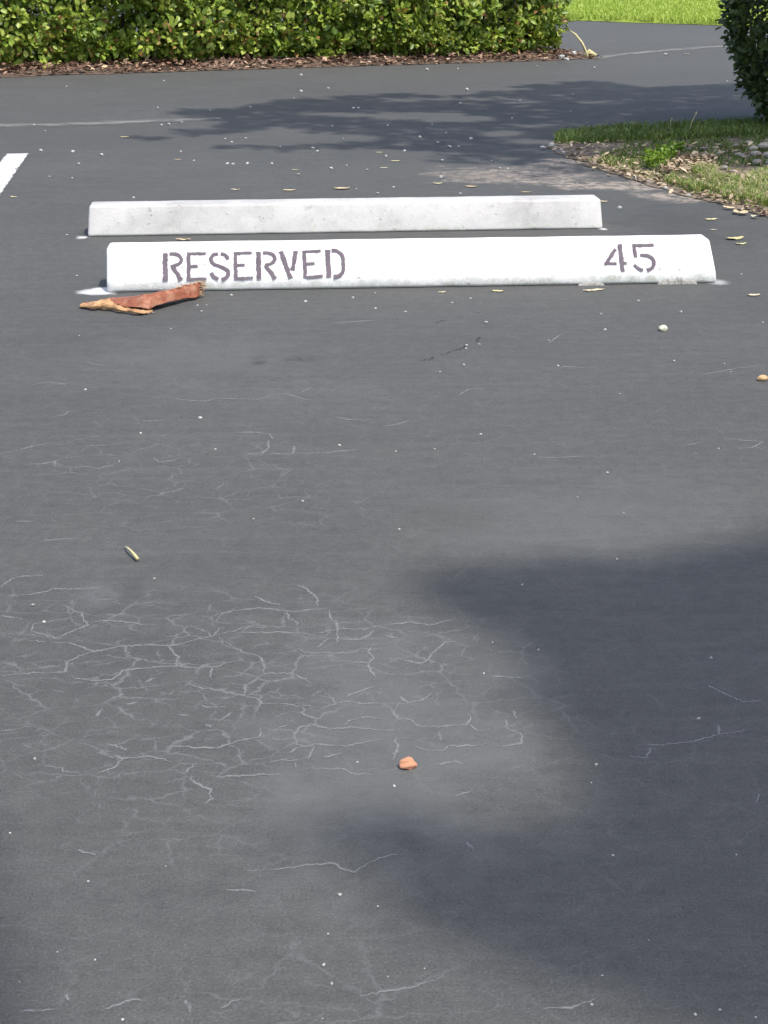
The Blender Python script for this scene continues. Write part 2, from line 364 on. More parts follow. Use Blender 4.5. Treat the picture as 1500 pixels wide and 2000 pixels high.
# ------------------------------------------------------------------ ribbons: cracks, lines, seams, letters
def ribbon_geo(pts, nrm, width, taper=0.0, wob=0.0, step=0.012, wvar=0.0, seed=0):
    P = [Vector(p) for p in pts]; out = []
    for a, b in zip(P[:-1], P[1:]):
        k = max(1, int((b - a).length / step))
        for i in range(k): out.append(a.lerp(b, i / k))
    out.append(P[-1])
    nrm = Vector(nrm).normalized()
    V, U, Fc = [], [], []; L = 0.0; m = len(out)
    for i, p in enumerate(out):
        t = (out[min(i + 1, m - 1)] - out[max(i - 1, 0)])
        t = t.normalized() if t.length > 1e-9 else Vector((1, 0, 0))
        s = nrm.cross(t).normalized()
        if i: L += (p - out[i - 1]).length
        q = p + s * (wob * (mnoise.noise(Vector((L * 60 + seed * 7.7, seed, 0))) + 1.1 * mnoise.noise(Vector((L * 190 + seed, seed * 3, 5)))))
        f = i / max(1, m - 1)
        w = width * (1 - taper * abs(2 * f - 1) ** 3) * (1 + wvar * mnoise.noise(Vector((L * 60, seed * 1.3, 9))))
        V += [q - s * w / 2, q + s * w / 2]; U += [(L, 0.0), (L, 1.0)]
        if i: Fc.append([2 * i - 2, 2 * i, 2 * i + 1, 2 * i - 1])
    return V, U, Fc
def merge(geos):
    V, U, Fc = [], [], []
    for v, u_, f in geos:
        o = len(V); V += v; U += u_; Fc += [[i + o for i in q] for q in f]
    return V, U, Fc

def tr(off, sc, *lines): return [[(off[0] + x * sc, off[1] + y * sc) for x, y in l] for l in lines]
CR = []
CR += tr((0, 1100), 0.5,
 [(0,128),(120,122),(180,110),(205,100),(330,100),(425,92)], [(0,95),(45,60),(90,50),(170,48)], [(0,205),(60,212),(90,220)],
 [(240,160),(290,185),(320,195),(328,225),(345,240),(260,275),(222,292),(120,265),(130,240),(200,225),(245,218)],
 [(345,230),(400,225),(470,225),(560,240)],
 [(40,305),(100,298),(180,308),(270,310),(340,335),(370,345),(470,325),(560,318),(660,322),(690,318),(740,305),(790,292),(835,285),(800,265),(740,245)],
 [(835,285),(855,255),(880,250)], [(840,232),(870,195),(910,185),(1020,175),(1060,178),(1150,190),(1220,180),(1290,175)],
 [(855,290),(900,322),(965,352),(1020,365),(1030,400),(1030,435),(960,478),(950,515),(1000,528),(1030,548),(1100,550),(1220,558)],
 [(920,272),(1000,272),(1090,268),(1190,275),(1280,292)], [(1240,272),(1330,255),(1425,258),(1500,238)],
 [(1285,178),(1290,215),(1318,235),(1318,310),(1275,315)], [(1240,330),(1285,292)], [(1320,298),(1410,298),(1440,280),(1460,262)],
 [(1140,345),(1165,335),(1195,350),(1320,350),(1390,350)], [(1450,325),(1440,350),(1460,370),(1440,390),(1345,380)], [(1440,390),(1445,420),(1468,445)],
 [(1030,430),(1130,430),(1200,455),(1215,470)], [(0,440),(110,430),(185,428),(255,425),(262,385),(300,368),(355,345)],
 [(262,440),(300,450),(380,460),(440,452),(480,420),(550,410),(690,400),(740,408),(830,405),(905,388)], [(655,325),(680,345),(695,375),(690,400)],
 [(820,450),(828,408)], [(570,468),(600,445)], [(725,470),(790,488),(860,500)], [(750,455),(725,480)], [(1275,505),(1310,548),(1250,575)],
 [(1310,548),(1340,540),(1440,548),(1500,548)], [(1350,525),(1400,500),(1460,482)], [(1185,558),(1185,595),(1260,612)],
 [(640,720),(700,712),(770,722),(860,718),(930,695),(980,682),(1015,680),(1020,655),(1010,640)],
 [(1060,685),(1110,690),(1150,680),(1165,645),(1215,628),(1290,648),(1370,640),(1430,648),(1500,650)], [(1340,635),(1370,612),(1420,600),(1500,608)],
 [(1150,680),(1160,700),(1180,718),(1240,708),(1300,712),(1380,712),(1430,695),(1500,690)], [(1230,715),(1205,760),(1150,770),(1100,768),(1050,780)],
 [(1150,770),(1158,800)], [(1130,740),(1165,718)], [(1260,755),(1340,745)], [(405,750),(480,762),(580,755),(640,765),(670,778)],
 [(480,762),(450,795),(410,810),(365,828)], [(370,600),(400,570)], [(490,552),(540,540)], [(785,555),(810,562),(880,560)], [(740,590),(690,595)],
 [(865,612),(905,580)], [(800,630),(830,638)], [(1060,655),(1125,630)], [(1215,800),(1340,805),(1390,822),(1460,828)],
 [(745,830),(765,860),(820,885),(830,920),(790,940)], [(410,705),(450,712),(495,730)], [(720,820),(770,775)], [(830,832),(960,830),(1100,820)],
 [(170,790),(240,800),(250,815),(320,820)], [(995,128),(1050,155),(1100,160)], [(1120,190),(1130,215),(1165,235),(1150,245)],
 [(1140,80),(1200,100),(1240,140),(1240,165)], [(0,655),(60,648),(120,640)], [(85,715),(120,718)])
CR += tr((750, 1100), 0.5,
 [(0,240),(100,230),(180,242),(280,215)], [(0,285),(60,290)], [(0,372),(60,375),(110,385),(150,390),(185,365),(190,348),(240,310),(290,300)],
 [(60,520),(95,545),(150,535),(192,505)], [(60,545),(38,585),(50,605),(110,615),(130,635),(200,638),(320,632),(338,605),(330,585)],
 [(330,632),(370,655),(420,648)], [(475,640),(478,612)], [(475,640),(500,655),(530,662),(542,690),(535,702),(490,712),(430,712)],
 [(405,708),(250,715),(235,730),(170,735),(150,722),(110,712)], [(0,655),(45,652)], [(45,680),(52,720),(38,770)], [(505,575),(520,608)],
 [(415,440),(545,450)], [(980,705),(1060,712),(1130,705),(1210,695),(1300,670),(1400,655),(1440,640)], [(1050,715),(1022,760),(950,752)],
 [(1305,630),(1308,670)], [(205,785),(270,775),(320,785)], [(280,910),(350,885)], [(215,660),(222,692)], [(1260,475),(1320,505),(1400,540),(1490,538)], [(1450,940),(1470,900)])
CR += tr((0, 600), 0.5,
 [(580,352),(650,352),(720,362),(800,368),(850,355),(930,358),(1000,362),(1080,340)], [(1110,335),(1170,355),(1225,365)], [(1170,335),(1220,312)],
 [(140,300),(180,292),(280,302)], [(200,430),(250,420),(280,400)], [(550,445),(640,442)], [(600,585),(620,605),(700,595)], [(330,540),(420,538)],
 [(280,628),(340,622),(380,632),(470,605)], [(100,615),(180,610),(215,600),(215,625)], [(0,575),(80,555),(140,540),(200,530)],
 [(900,490),(1000,488),(1050,495),(1070,515)], [(1045,520),(1050,550),(1020,575),(940,570)], [(1020,575),(1140,572),(1280,568),(1400,555)],
 [(1150,540),(1145,575)], [(620,730),(690,715),(720,705)], [(835,712),(880,690)], [(150,915),(240,905),(340,900)], [(60,838),(130,835)],
 [(1310,425),(1350,438),(1450,440)], [(1285,62),(1400,55),(1500,48)], [(320,210),(400,228),(440,225)])
CR += tr((750, 600), 0.5,
 [(1330,512),(1400,520),(1480,525),(1440,548),(1360,552)], [(1450,545),(1480,555)], [(600,585),(680,588),(780,580)], [(640,142),(690,105)],
 [(690,230),(780,236)], [(1240,262),(1290,255),(1370,240),(1440,230),(1500,226)], [(290,345),(330,320),(430,315)], [(0,465),(60,455),(100,440)], [(1170,540),(1240,528)])
CR += tr((0, 1600), 1.0,
 [(480,102),(560,95),(640,85),(690,103),(740,75),(800,65)], [(360,353),(375,378)], [(205,372),(260,350),(290,355)], [(430,368),(470,350)],
 [(130,340),(135,355)], [(40,375),(110,372)], [(700,345),(760,335),(800,330),(870,305)], [(1060,370),(1130,365),(1170,345)], [(910,45),(925,60)],
 [(150,60),(190,70)], [(440,138),(500,140)])
geos = []
for i, l in enumerate(CR):
    v = l[0][1]
    geos.append(ribbon_geo([gp(a, b, 0.0003 + 0.00001 * (i % 40)) for a, b in l], (0, 0, 1), random.uniform(8.0, 11.0) / px(v) * (1.0 if v > 1100 else 0.8), 0.7, 0.0034, 0.004, 0.9, i))
V, U, Fc = merge(geos)
o = mesh_obj('crack', V, Fc, M['crack'], lot, uvs=U); tag(o, kind='stuff')
DK = [[(820,705),(833,701)], [(860,692),(872,691),(879,686)], [(883,685),(903,681),(911,673)], [(850,631),(872,625)], [(931,668),(936,658)], [(929,611),(940,610)], [(838,704),(846,697)]]
V, U, Fc = merge([ribbon_geo([gp(a, b, 0.0004) for a, b in l], (0, 0, 1), 0.012, 0.5, 0.005, 0.006, 0.9, 50 + i) for i, l in enumerate(DK)])
o = mesh_obj('dark_crack', V, Fc, M['dark_crack'], lot, uvs=U); tag(o, kind='stuff')

# painted bay line at the left edge, worn seams at the edge of the side road
a, b = gp(38, 300), gp(-160, 540)
V, U, Fc = ribbon_geo([gp(34, 300, 0.004), gp(-19, 372, 0.004), gp(-190, 604, 0.004)], (0, 0, 1), 0.105, 0, 0, 0.05)
o = mesh_obj('bay_line', V, Fc, M['line'], uvs=U); tag(o, kind='structure')
def seam(pts, w, seed, name='pavement_seam'):
    V, U, Fc = ribbon_geo([gp(a, b, 0.0035) for a, b in pts], (0, 0, 1), w, 0.3, 0.03, 0.05, 0.5, seed)
    return tag(mesh_obj(name, V, Fc, M['seam'], uvs=U), kind='structure')
seam([(-500, 258), (-120, 249), (0, 245), (160, 242), (300, 236), (380, 233), (430, 231)], 0.24, 3)
seam([(1150, 116), (1175, 112), (1205, 107), (1260, 102), (1330, 96), (1400, 91), (1600, 80)], 0.22, 5)

# ------------------------------------------------------------------ parking blocks
def parking_block(p0, p1, prof, slant, mat, label, seed):
    x = (p1 - p0); L = x.length; ang = math.atan2(x.y, x.x)
    root = empty('parking_block', p0, ang)
    n = 48; V, Fc = [], []; m = len(prof); zt = max(z for _, z in prof)
    for i in range(n + 1):
        f = i / n
        for (y, z) in prof:
            s0, s1 = slant[0] * z / zt, slant[1] * z / zt
            xx = s0 + f * (L - s0 - s1)
            j = Vector((f * 19 + seed, y * 30, z * 30))
            e = 0.0016 if z > 0.001 else 0.004
            V.append((xx, y + e * mnoise.noise(j), z + (0.0013 * mnoise.noise(j + Vector((7, 7, 7))) if z > 0.001 else 0)))
    for i in range(n):
        for k in range(m - 1):
            a = i * m + k
            Fc.append([a, a + m, a + m + 1, a + 1])
        Fc.append([i * m + m - 1, i * m + m - 1 + m, (i + 1) * m, i * m])
    Fc.append(list(range(m))); Fc.append([n * m + k for k in range(m)][::-1])
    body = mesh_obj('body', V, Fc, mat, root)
    bm = bmesh.new(); bm.from_mesh(body.data); bmesh.ops.recalc_face_normals(bm, faces=bm.faces); bm.to_mesh(body.data); bm.free()
    bv = body.modifiers.new('soft_edges', 'BEVEL'); bv.width = 0.010; bv.segments = 3; bv.limit_method = 'ANGLE'; bv.angle_limit = R(22)
    body.data.polygons.foreach_set('use_smooth', [True] * len(body.data.polygons))
    tag(root, label, 'parking block', 'concrete parking blocks')
    return root, body
FRONT = [(0.0, 0.0), (0.003, 0.034), (0.060, 0.124), (0.142, 0.124), (0.199, 0.034), (0.202, 0.0)]
BACK = [(0.0, 0.0), (0.004, 0.012), (0.034, 0.102), (0.134, 0.102), (0.166, 0.012), (0.168, 0.0)]
p0, p1 = gp(209, 572), gp(1401, 553)
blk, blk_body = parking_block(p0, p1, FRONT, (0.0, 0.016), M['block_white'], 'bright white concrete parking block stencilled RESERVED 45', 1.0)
q0, q1 = gp(171, 463), gp(1178, 447)
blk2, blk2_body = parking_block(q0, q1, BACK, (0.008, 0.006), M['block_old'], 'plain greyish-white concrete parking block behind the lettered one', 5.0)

# stencil letters on the sloping face
ang = math.atan2((p1 - p0).y, (p1 - p0).x); rot = Matrix.Rotation(ang, 3, 'Z')
fa, fb = Vector((0, 0.003, 0.034)), Vector((0, 0.060, 0.124))
fn_l = Vector((0, -(fb.z - fa.z), fb.y - fa.y)).normalized()
fn = rot @ fn_l; fo = p0 + rot @ fa
cam_p = Vector((0, 0, CAM_H))
def on_face(u, v, lift=0.0016):
    d = ray(u, v); t = (fo - cam_p).dot(fn) / d.dot(fn)
    return rot.inverted() @ (cam_p + d * t - p0) + fn_l * lift
def letter(off, sc, strokes, mat='letters', name='letter', label=None):
    g = []
    for k, (pts, w) in enumerate(strokes):
        if len(pts) > 2:                       # smooth the curve
            pp = [Vector((*p, 0)) for p in pts]; sm = []
            for i in range(len(pp) - 1):
                a, b, c, d = pp[max(i - 1, 0)], pp[i], pp[i + 1], pp[min(i + 2, len(pp) - 1)]
                for q in range(5):
                    t = q / 5
                    sm.append(0.5 * ((2 * b) + (c - a) * t + (2 * a - 5 * b + 4 * c - d) * t * t + (3 * b - a - 3 * c + d) * t ** 3))
            pts = [(s.x, s.y) for s in sm] + [tuple(pp[-1][:2])]
        P = [on_face(off[0] + x * sc, off[1] + y * sc, 0.0016 + 0.00012 * k) for x, y in pts]
        g.append(ribbon_geo(P, fn_l, w * sc / 640.0 * 1.28, 0, 0.0004, 0.004, 0.06, k))
    V, U, Fc = merge(g)
    o = mesh_obj(name, V, Fc, M[mat], blk, uvs=U)
    if label: o['label'] = label
    return o
A = ((300, 470), 1 / 3.75)
letter(*A, [([(85,92),(88,298)],36), ([(116,99),(150,99),(185,110),(203,140),(188,168),(150,185),(125,190)],27), ([(135,186),(203,290)],31)])
letter(*A, [([(256,86),(258,294)],28), ([(268,97),(383,95)],22), ([(268,284),(388,281)],22), ([(268,190),(325,189)],24)])
letter(*A, [([(472,97),(435,108),(420,140),(440,172),(490,192),(535,215),(548,242),(533,270),(498,284)],28), ([(492,95),(525,106),(545,140)],28), ([(420,236),(440,264),(475,281)],28)])
letter(*A, [([(598,83),(602,287)],28), ([(610,93),(720,90)],22), ([(612,278),(728,272)],22), ([(612,182),(668,180)],24)])
letter(*A, [([(768,82),(772,284)],36), ([(800,91),(840,91),(875,106),(888,135),(868,165),(815,183)],27), ([(818,181),(893,280)],31)])
letter(*A, [([(932,78),(1002,278)],34), ([(1042,75),(1018,222)],31)])
letter(*A, [([(1103,73),(1110,274)],28), ([(1113,82),(1225,76)],22), ([(1118,268),(1240,260)],22), ([(1116,172),(1180,168)],24)])
letter(*A, [([(1272,68),(1285,270)],37), ([(1303,74),(1345,78),(1382,112),(1390,170),(1387,225),(1360,256),(1318,265)],29)])
B_ = ((1150, 450), 1 / 5)
letter(*B_, [([(258,182),(165,332)],36), ([(150,328),(272,326)],30), ([(302,135),(330,405)],43), ([(336,320),(370,324)],34)], name='digit')
letter(*B_, [([(424,148),(634,146)],34), ([(440,160),(460,265)],36), ([(500,242),(570,247),(622,280),(635,330),(615,370),(568,392)],38), ([(442,335),(480,372),(530,392)],34)], name='digit')
for st_ in (([(730,160),(800,170),(860,215)],26), ([(760,310),(790,292),(820,300)],18), ([(955,265),(1030,240)],18), ([(905,310),(930,325)],16)):
    letter(*B_, [st_], 'ghost', 'faded_mark', 'faint grey trace of an older number beside the 45')
# broken concrete foot below the 45
def chipped(u0, u1, v0, parent_p, r_, seed, hgt=0.02):
    pts = []; n = 26; V, Fc = [], []
    for i in range(n + 1):
        f = i / n; u_ = u0 + (u1 - u0) * f
        b = rot.inverted() @ (gp(u_, v0 + (u_ - u0) * -0.0166) - parent_p)
        h = hgt * math.sin(math.pi * f) ** 0.5 * (0.6 + 0.7 * abs(mnoise.noise(Vector((f * 9, seed, 0))))) + 0.002
        dpt = 0.006 + 0.008 * abs(mnoise.noise(Vector((f * 14, seed, 3))))
        V += [(b.x, -dpt, 0.0), (b.x, -dpt * 0.6, h * 0.6), (b.x, -0.001 + 0.003, h), (b.x, 0.006, 0.0)]
        if i:
            o_ = 4 * i
            for k in range(3): Fc.append([o_ - 4 + k, o_ + k, o_ + k + 1, o_ - 4 + k + 1])
    return mesh_obj('crumbled_foot', V, Fc, M['concrete'], blk)
chipped(1285, 1362, 556, p0, rot, 2.0, 0.022)
chipped(1130, 1180, 558, p0, rot, 4.0, 0.010)

# ------------------------------------------------------------------ shade trees right of the frame (their shade falls across the picture)
def tube(pts, radii, sides=8):
    V, Fc = [], []
    for i, p in enumerate(pts):
        p = Vector(p); t = (Vector(pts[min(i + 1, len(pts) - 1)]) - Vector(pts[max(i - 1, 0)])).normalized()
        a = t.orthogonal().normalized() if abs(t.z) < 0.9 else Vector((1, 0, 0)); a = (a - t * a.dot(t)).normalized(); b = t.cross(a)
        for k in range(sides):
            th = 2 * math.pi * k / sides
            V.append(p + (a * math.cos(th) + b * math.sin(th)) * radii[i])
        if i:
            for k in range(sides):
                Fc.append([(i - 1) * sides + k, (i - 1) * sides + (k + 1) % sides, i * sides + (k + 1) % sides, i * sides + k])
    Fc.append(list(range(sides))[::-1]); Fc.append([(len(pts) - 1) * sides + k for k in range(sides)])
    return V, Fc
def tubes(name, specs, mat, parent=None, sides=8):
    V, Fc = [], []
    for pts, rad in specs:
        v, f = tube(pts, rad, sides); o = len(V); V += v; Fc += [[i + o for i in q] for q in f]
    return mesh_obj(name, V, Fc, mat, parent, True)
LF = [[0, 1, 2, 3], [0, 3, 4, 5]]
def leaves(C, axis, nrm, length, width, fold=0.25, droop=0.12):
    """C (n,3) leaf bases; axis, nrm (n,3); returns (n,6,3), an obovate leaf folded on its midrib"""
    axis = axis / np.linalg.norm(axis, axis=1, keepdims=True)
    side = np.cross(nrm, axis); side /= np.linalg.norm(side, axis=1, keepdims=True) + 1e-9
    nn = np.cross(axis, side)
    L, W = length[:, None], width[:, None]
    V = np.zeros((len(C), 6, 3))
    V[:, 0] = C
    V[:, 1] = C + axis * L * 0.35 + side * W * 0.42 + nn * W * fold
    V[:, 2] = C + axis * L * 0.75 + side * W * 0.40 + nn * W * fold * 0.7
    V[:, 3] = C + axis * L - nn * L * droop
    V[:, 4] = C + axis * L * 0.75 - side * W * 0.40 + nn * W * fold * 0.7
    V[:, 5] = C + axis * L * 0.35 - side * W * 0.42 + nn * W * fold
    return V
def rand_dir(n):
    v = rng.normal(size=(n, 3)); return v / np.linalg.norm(v, axis=1, keepdims=True)
def inside(poly, x, y):
    c = np.zeros(len(x), bool); j = len(poly) - 1
    for i in range(len(poly)):
        xi, yi = poly[i]; xj, yj = poly[j]
        k = ((yi > y) != (yj > y)) & (x < (xj - xi) * (y - yi) / (yj - yi + 1e-12) + xi)
        c ^= k; j = i
    return c
def shade_tree(label, trunk_xy, h0, h1, shade_pts, leaf, mat, group=None):
    """shade_pts (n,2): where leaves' shade falls; each leaf hangs on the sun's line between heights h0 and h1"""
    root = empty('shade_tree', (trunk_xy[0], trunk_xy[1], 0))
    n = len(shade_pts); h = rng.uniform(h0, h1, n)
    k = np.array([TO_SUN.x, TO_SUN.y]) / TO_SUN.z
    P = np.zeros((n, 3)); P[:, :2] = shade_pts + h[:, None] * k[None]; P[:, 2] = h
    P[:, 0] -= trunk_xy[0]; P[:, 1] -= trunk_xy[1]
    nr = rand_dir(n) * 0.8 + np.array([0.3, 0, 1.0]); ax = rand_dir(n)
    V = leaves(P, ax, nr, rng.uniform(0.7, 1.2, n) * leaf, rng.uniform(0.45, 0.6, n) * leaf)
    cr = link(bpy.data.objects.new('crown', quad_mesh('crown', V, 6, LF, mat)), root); cr['kind'] = 'stuff'
    c = P.mean(0); specs = []
    top = Vector((c[0] * 0.5, c[1] * 0.5, (h0 + h1) / 2))
    specs.append(([(0, 0, -0.05), (0.03, 0.02, 1.2), (0.06, -0.05, h0 * 0.55), top * 0.9, top], [0.24, 0.19, 0.16, 0.1, 0.05]))
    idx = rng.choice(n, 16, replace=False)
    for i in idx:
        e = Vector(P[i]); s = Vector((0.05, -0.03, h0 * random.uniform(0.5, 0.8)))
        specs.append(([s, s.lerp(e, 0.5) + Vector((0, 0, -0.25)), e], [0.07, 0.04, 0.01]))
    tubes('trunk', specs, M['bark'], root)
    tag(root, label, 'tree', 'shade trees beside the lot')
    return root
# near shade: the dark lobes at the lower right
def gxy(l): return [tuple(gp(a, b)[:2]) for a, b in l]
near = gxy([(1560,1050),(1380,1085),(1250,1108),(1080,1110),(880,1118),(830,1142),(930,1215),(985,1262),(1062,1332),(1105,1400),(1190,1455),(1205,1525),(1180,1595),(1060,1640),(900,1640),(720,1622),(610,1650),(760,1750),(880,1800),(950,1850),(1050,1890),(1200,1925),(1300,1965),(1420,2050),(1700,2100)]) + [(2.6, 0.8), (2.9, 2.65), (1.1, 2.65)]
def fill(poly, n, thr=None, sc=3.0):
    a = np.array(poly); lo, hi = a.min(0), a.max(0); out = []; got = 0
    while got < n:
        x = rng.uniform(lo[0], hi[0], n); y = rng.uniform(lo[1], hi[1], n)
        k = inside(poly, x, y)
        pts = np.stack([x[k], y[k]], 1)
        if thr is not None:
            m = np.array([thr(p[0], p[1]) for p in pts]); pts = pts[m]
        out.append(pts); got += len(pts)
    return np.concatenate(out)[:n]
def eroded(poly, pts, r):
    k = np.ones(len(pts), bool)
    for q in range(8):
        k &= inside(poly, pts[:, 0] + r * math.cos(q * math.pi / 4), pts[:, 1] + r * math.sin(q * math.pi / 4))
    return pts[k]
side_ = gxy([(-330,1560),(-150,1640),(-85,1780),(-70,1900),(-60,2060)]) + [(-0.95, 1.2), (-1.0, 1.9)]
pts_n = np.concatenate([eroded(near, fill(near, 10500), 0.015), fill(side_, 900)])
shade_tree('broad tree right of the lot whose shade falls near the camera', (5.5, -2.0), 9.8, 11.8, pts_n, 0.11, M['tree'])
# far shade: ragged streaks across the drive and the verge
farp = gxy([(250,266),(330,256),(420,255),(440,240),(350,222),(355,212),(450,214),(480,208),(560,196),(700,186),(800,182),(950,171),(1080,164),(1150,157),(1250,170),(1450,164),(1620,160)]) + [(5.2, 10.8), (5.0, 7.4)] + gxy([(1600,345),(1470,338),(1380,318),(1290,318),(1180,312),(1110,338),(1010,345),(1090,322),(980,318),(800,316),(860,306),(940,296),(850,297),(700,287),(560,292),(430,288),(300,274)])
def farthr(x, y):
    g = mnoise.noise(Vector((x * 1.1 + 3.1, y * 1.9, 1.7))) + 0.5 * mnoise.noise(Vector((x * 2.7, y * 4.6, 6.1)))
    lim = 0.3 if x < 1.0 else 0.7
    return g < lim
pts_f = fill(farp, 17000, farthr)
shade_tree('broad tree behind the right shrub whose shade streaks the drive', (4.7, 6.5), 6.0, 7.2, pts_f, 0.12, M['tree'])

# ------------------------------------------------------------------ hedge and its bed
hb0, hb1 = gp(0, 142), gp(1098, 113.5)
hd = (hb1 - hb0).normalized(); hn = Vector((-hd.y, hd.x, 0))          # hn points away from the camera
EXT = 3.0; HL = (hb1 - hb0).length + EXT; HO = hb0 - hd * EXT
mb0, mb1 = gp(0, 151), gp(1118, 117)
hedge = empty('hedge', HO, math.atan2(hd.y, hd.x))
tag(hedge, 'clipped leafy hedge with glossy yellow-green leaves on a mulch strip', 'hedge')
HD, HH = 0.95, 1.3
def clump_leaves(centers, outward, rad, per, size, up=0.55):
    n = len(centers) * per
    C = np.repeat(centers, per, 0); O = np.repeat(outward, per, 0); r = np.repeat(rad, per)
    d = rand_dir(n) + O * 0.75; d /= np.linalg.norm(d, axis=1, keepdims=True)
    base = C + d * (r * rng.uniform(0.45, 1.0, n))[:, None]
    ax = d + rand_dir(n) * 0.6 + np.array([0, 0, 0.15]); nr = O * 0.55 + rand_dir(n) * 0.5 + np.array([0.3, -0.4, up])
    s = rng.uniform(0.65, 1.2, n) * size
    return leaves(base, ax, nr, s, s * rng.uniform(0.62, 0.8, n), 0.18, 0.08)
def face_clumps(n, a_rng, b_rng, z_rng, out, jit):
    c = np.stack([rng.uniform(*a_rng, n), rng.uniform(*b_rng, n), rng.uniform(*z_rng, n)], 1)
    c += np.array(out)[None] * rng.normal(0, jit, n)[:, None]
    o = np.tile(np.array(out, float), (n, 1)) + rand_dir(n) * 0.35
    return c, o
Cs, Os = [], []
c, o_ = face_clumps(1500, (0, HL - 0.05), (0.05, 0.12), (0.04, HH), (0, -1, 0), 0.11)
low = np.stack([rng.uniform(0, HL - 0.05, 220), rng.uniform(0.0, 0.12, 220), rng.uniform(0.05, 0.2, 220)], 1)
c = np.concatenate([c, low]); o_ = np.concatenate([o_, np.tile(np.array([[0, -1.0, 0.2]]), (220, 1)) + rand_dir(220) * 0.3])
keep = (c[:, 2] > 0.12) | (rng.uniform(size=len(c)) < 0.7)
ns = np.array([mnoise.noise(Vector((p[0] * 2.2, p[2] * 3.2, 0.4))) for p in c])
keep &= ~((ns > 0.3) & (rng.uniform(size=len(c)) < 0.6))
c[:, 1] += np.maximum(0, 0.22 - c[:, 2]) * 0.5
Cs.append(c[keep]); Os.append(o_[keep])
c, o_ = face_clumps(500, (0, HL - 0.05), (0, HD), (HH, HH + 0.02), (0, 0, 1), 0.05); Cs.append(c); Os.append(o_)
c, o_ = face_clumps(150, (HL - 0.12, HL - 0.05), (0, HD), (0.08, HH), (1, 0, 0), 0.05); Cs.append(c); Os.append(o_)
c, o_ = face_clumps(420, (0, HL), (HD - 0.05, HD), (0.1, HH), (0, 1, 0), 0.05); Cs.append(c); Os.append(o_)
C_ = np.concatenate(Cs); O_ = np.concatenate(Os)
V1 = clump_leaves(C_, O_, rng.uniform(0.05, 0.11, len(C_)), 25, 0.055, 0.75)
ni = 26000                                                           # leaves deep inside
ci = np.stack([rng.uniform(0, HL - 0.1, ni), rng.uniform(0.12, HD - 0.1, ni), rng.beta(0.8, 1.3, ni) * (HH - 0.1) + 0.05], 1)
V2 = leaves(ci, rand_dir(ni), rand_dir(ni) + np.array([0, 0, 0.4]), rng.uniform(0.04, 0.06, ni), rng.uniform(0.03, 0.045, ni))
fo_ = link(bpy.data.objects.new('foliage', quad_mesh('foliage', np.concatenate([V1, V2]), 6, LF, M['hedge'])), hedge); fo_['kind'] = 'stuff'
specs = []
for i in range(70):
    a = rng.uniform(0.05, HL - 0.15); b = rng.uniform(0.15, HD - 0.2); z = 0.0
    for k in range(3):
        e = (a + rng.uniform(-0.2, 0.2), b + rng.uniform(-0.25, 0.25), rng.uniform(0.5, 1.15))
        specs.append(([(a, b, 0.0), ((a + e[0]) / 2 + rng.uniform(-0.04, 0.04), (b + e[1]) / 2, e[2] * 0.5), e], [0.011, 0.008, 0.004]))
st_ = tubes('stem', specs, M['bark'], hedge, 5); st_['kind'] = 'stuff'

# mulch bed: a low mound with a ragged edge on the asphalt
md = (mb1 - mb0).normalized(); BV, BF = [], []; nb = 90; rows = 7
endx = (gp(1150, 112) - mb0).dot(md)
for i in range(nb + 1):
    s = -EXT + (endx + EXT) * i / nb
    taper = min(1.0, max(0.02, (endx - s) / 0.5)) ** 0.6
    f0 = mb0 + md * s; b0 = HO + hd * (s + EXT) + hn * (HD + 0.25)
    for k in range(rows):
        q = k / (rows - 1); p = f0.lerp(b0, q if q > 0 else 0)
        if k == 0: p = p + Vector((0, -1, 0)) * 0.10 * mnoise.noise(Vector((s * 3.3, 1.0, 0)))
        if k == rows - 1: p = p.lerp(f0, 1 - taper) if taper < 1 else p
        z = 0.003 if k in (0, rows - 1) else (0.035 + 0.03 * mnoise.noise(Vector((s * 4, q * 9, 2)))) * taper + 0.01
        BV.append((p.x, p.y, z))
for i in range(nb):
    for k in range(rows - 1):
        a = i * rows + k; BF.append([a, a + rows, a + rows + 1, a + 1])
bed = mesh_obj('mulch_bed', BV, BF, M['soil'], smooth=True); tag(bed, kind='structure')
def litter(name, P, size, mat, label, parent=None):
    n = len(P); nr = rand_dir(n) * 0.55 + np.array([0, 0, 1.0]); ax = rand_dir(n); ax[:, 2] *= 0.3
    s = rng.uniform(0.5, 1.4, n) * size
    V = leaves(P, ax, nr, s, s * rng.uniform(0.3, 0.65, n), 0.3, -0.1)
    o = link(bpy.data.objects.new(name, quad_mesh(name, V, 6, LF, mat)), parent)
    return tag(o, label, 'leaf litter' if not parent else None, kind='stuff')
nl = 9000
s = rng.uniform(-EXT, endx, nl); w = rng.beta(1.2, 1.6, nl) * 1.5 - 0.03
LP = np.array(mb0)[None] + np.array(md)[None] * s[:, None] + np.array((-md.y, md.x, 0))[None] * w[:, None]
LP[:, 2] = 0.012 + 0.035 * np.clip(w * 4, 0, 1) + rng.uniform(0, 0.02, nl)
LP = LP[(w < np.clip((endx - s) * 1.6, 0.02, 2))]
litter('leaf_litter', LP, 0.045, M['litter'], 'brown fallen leaves and mulch along the foot of the hedge')

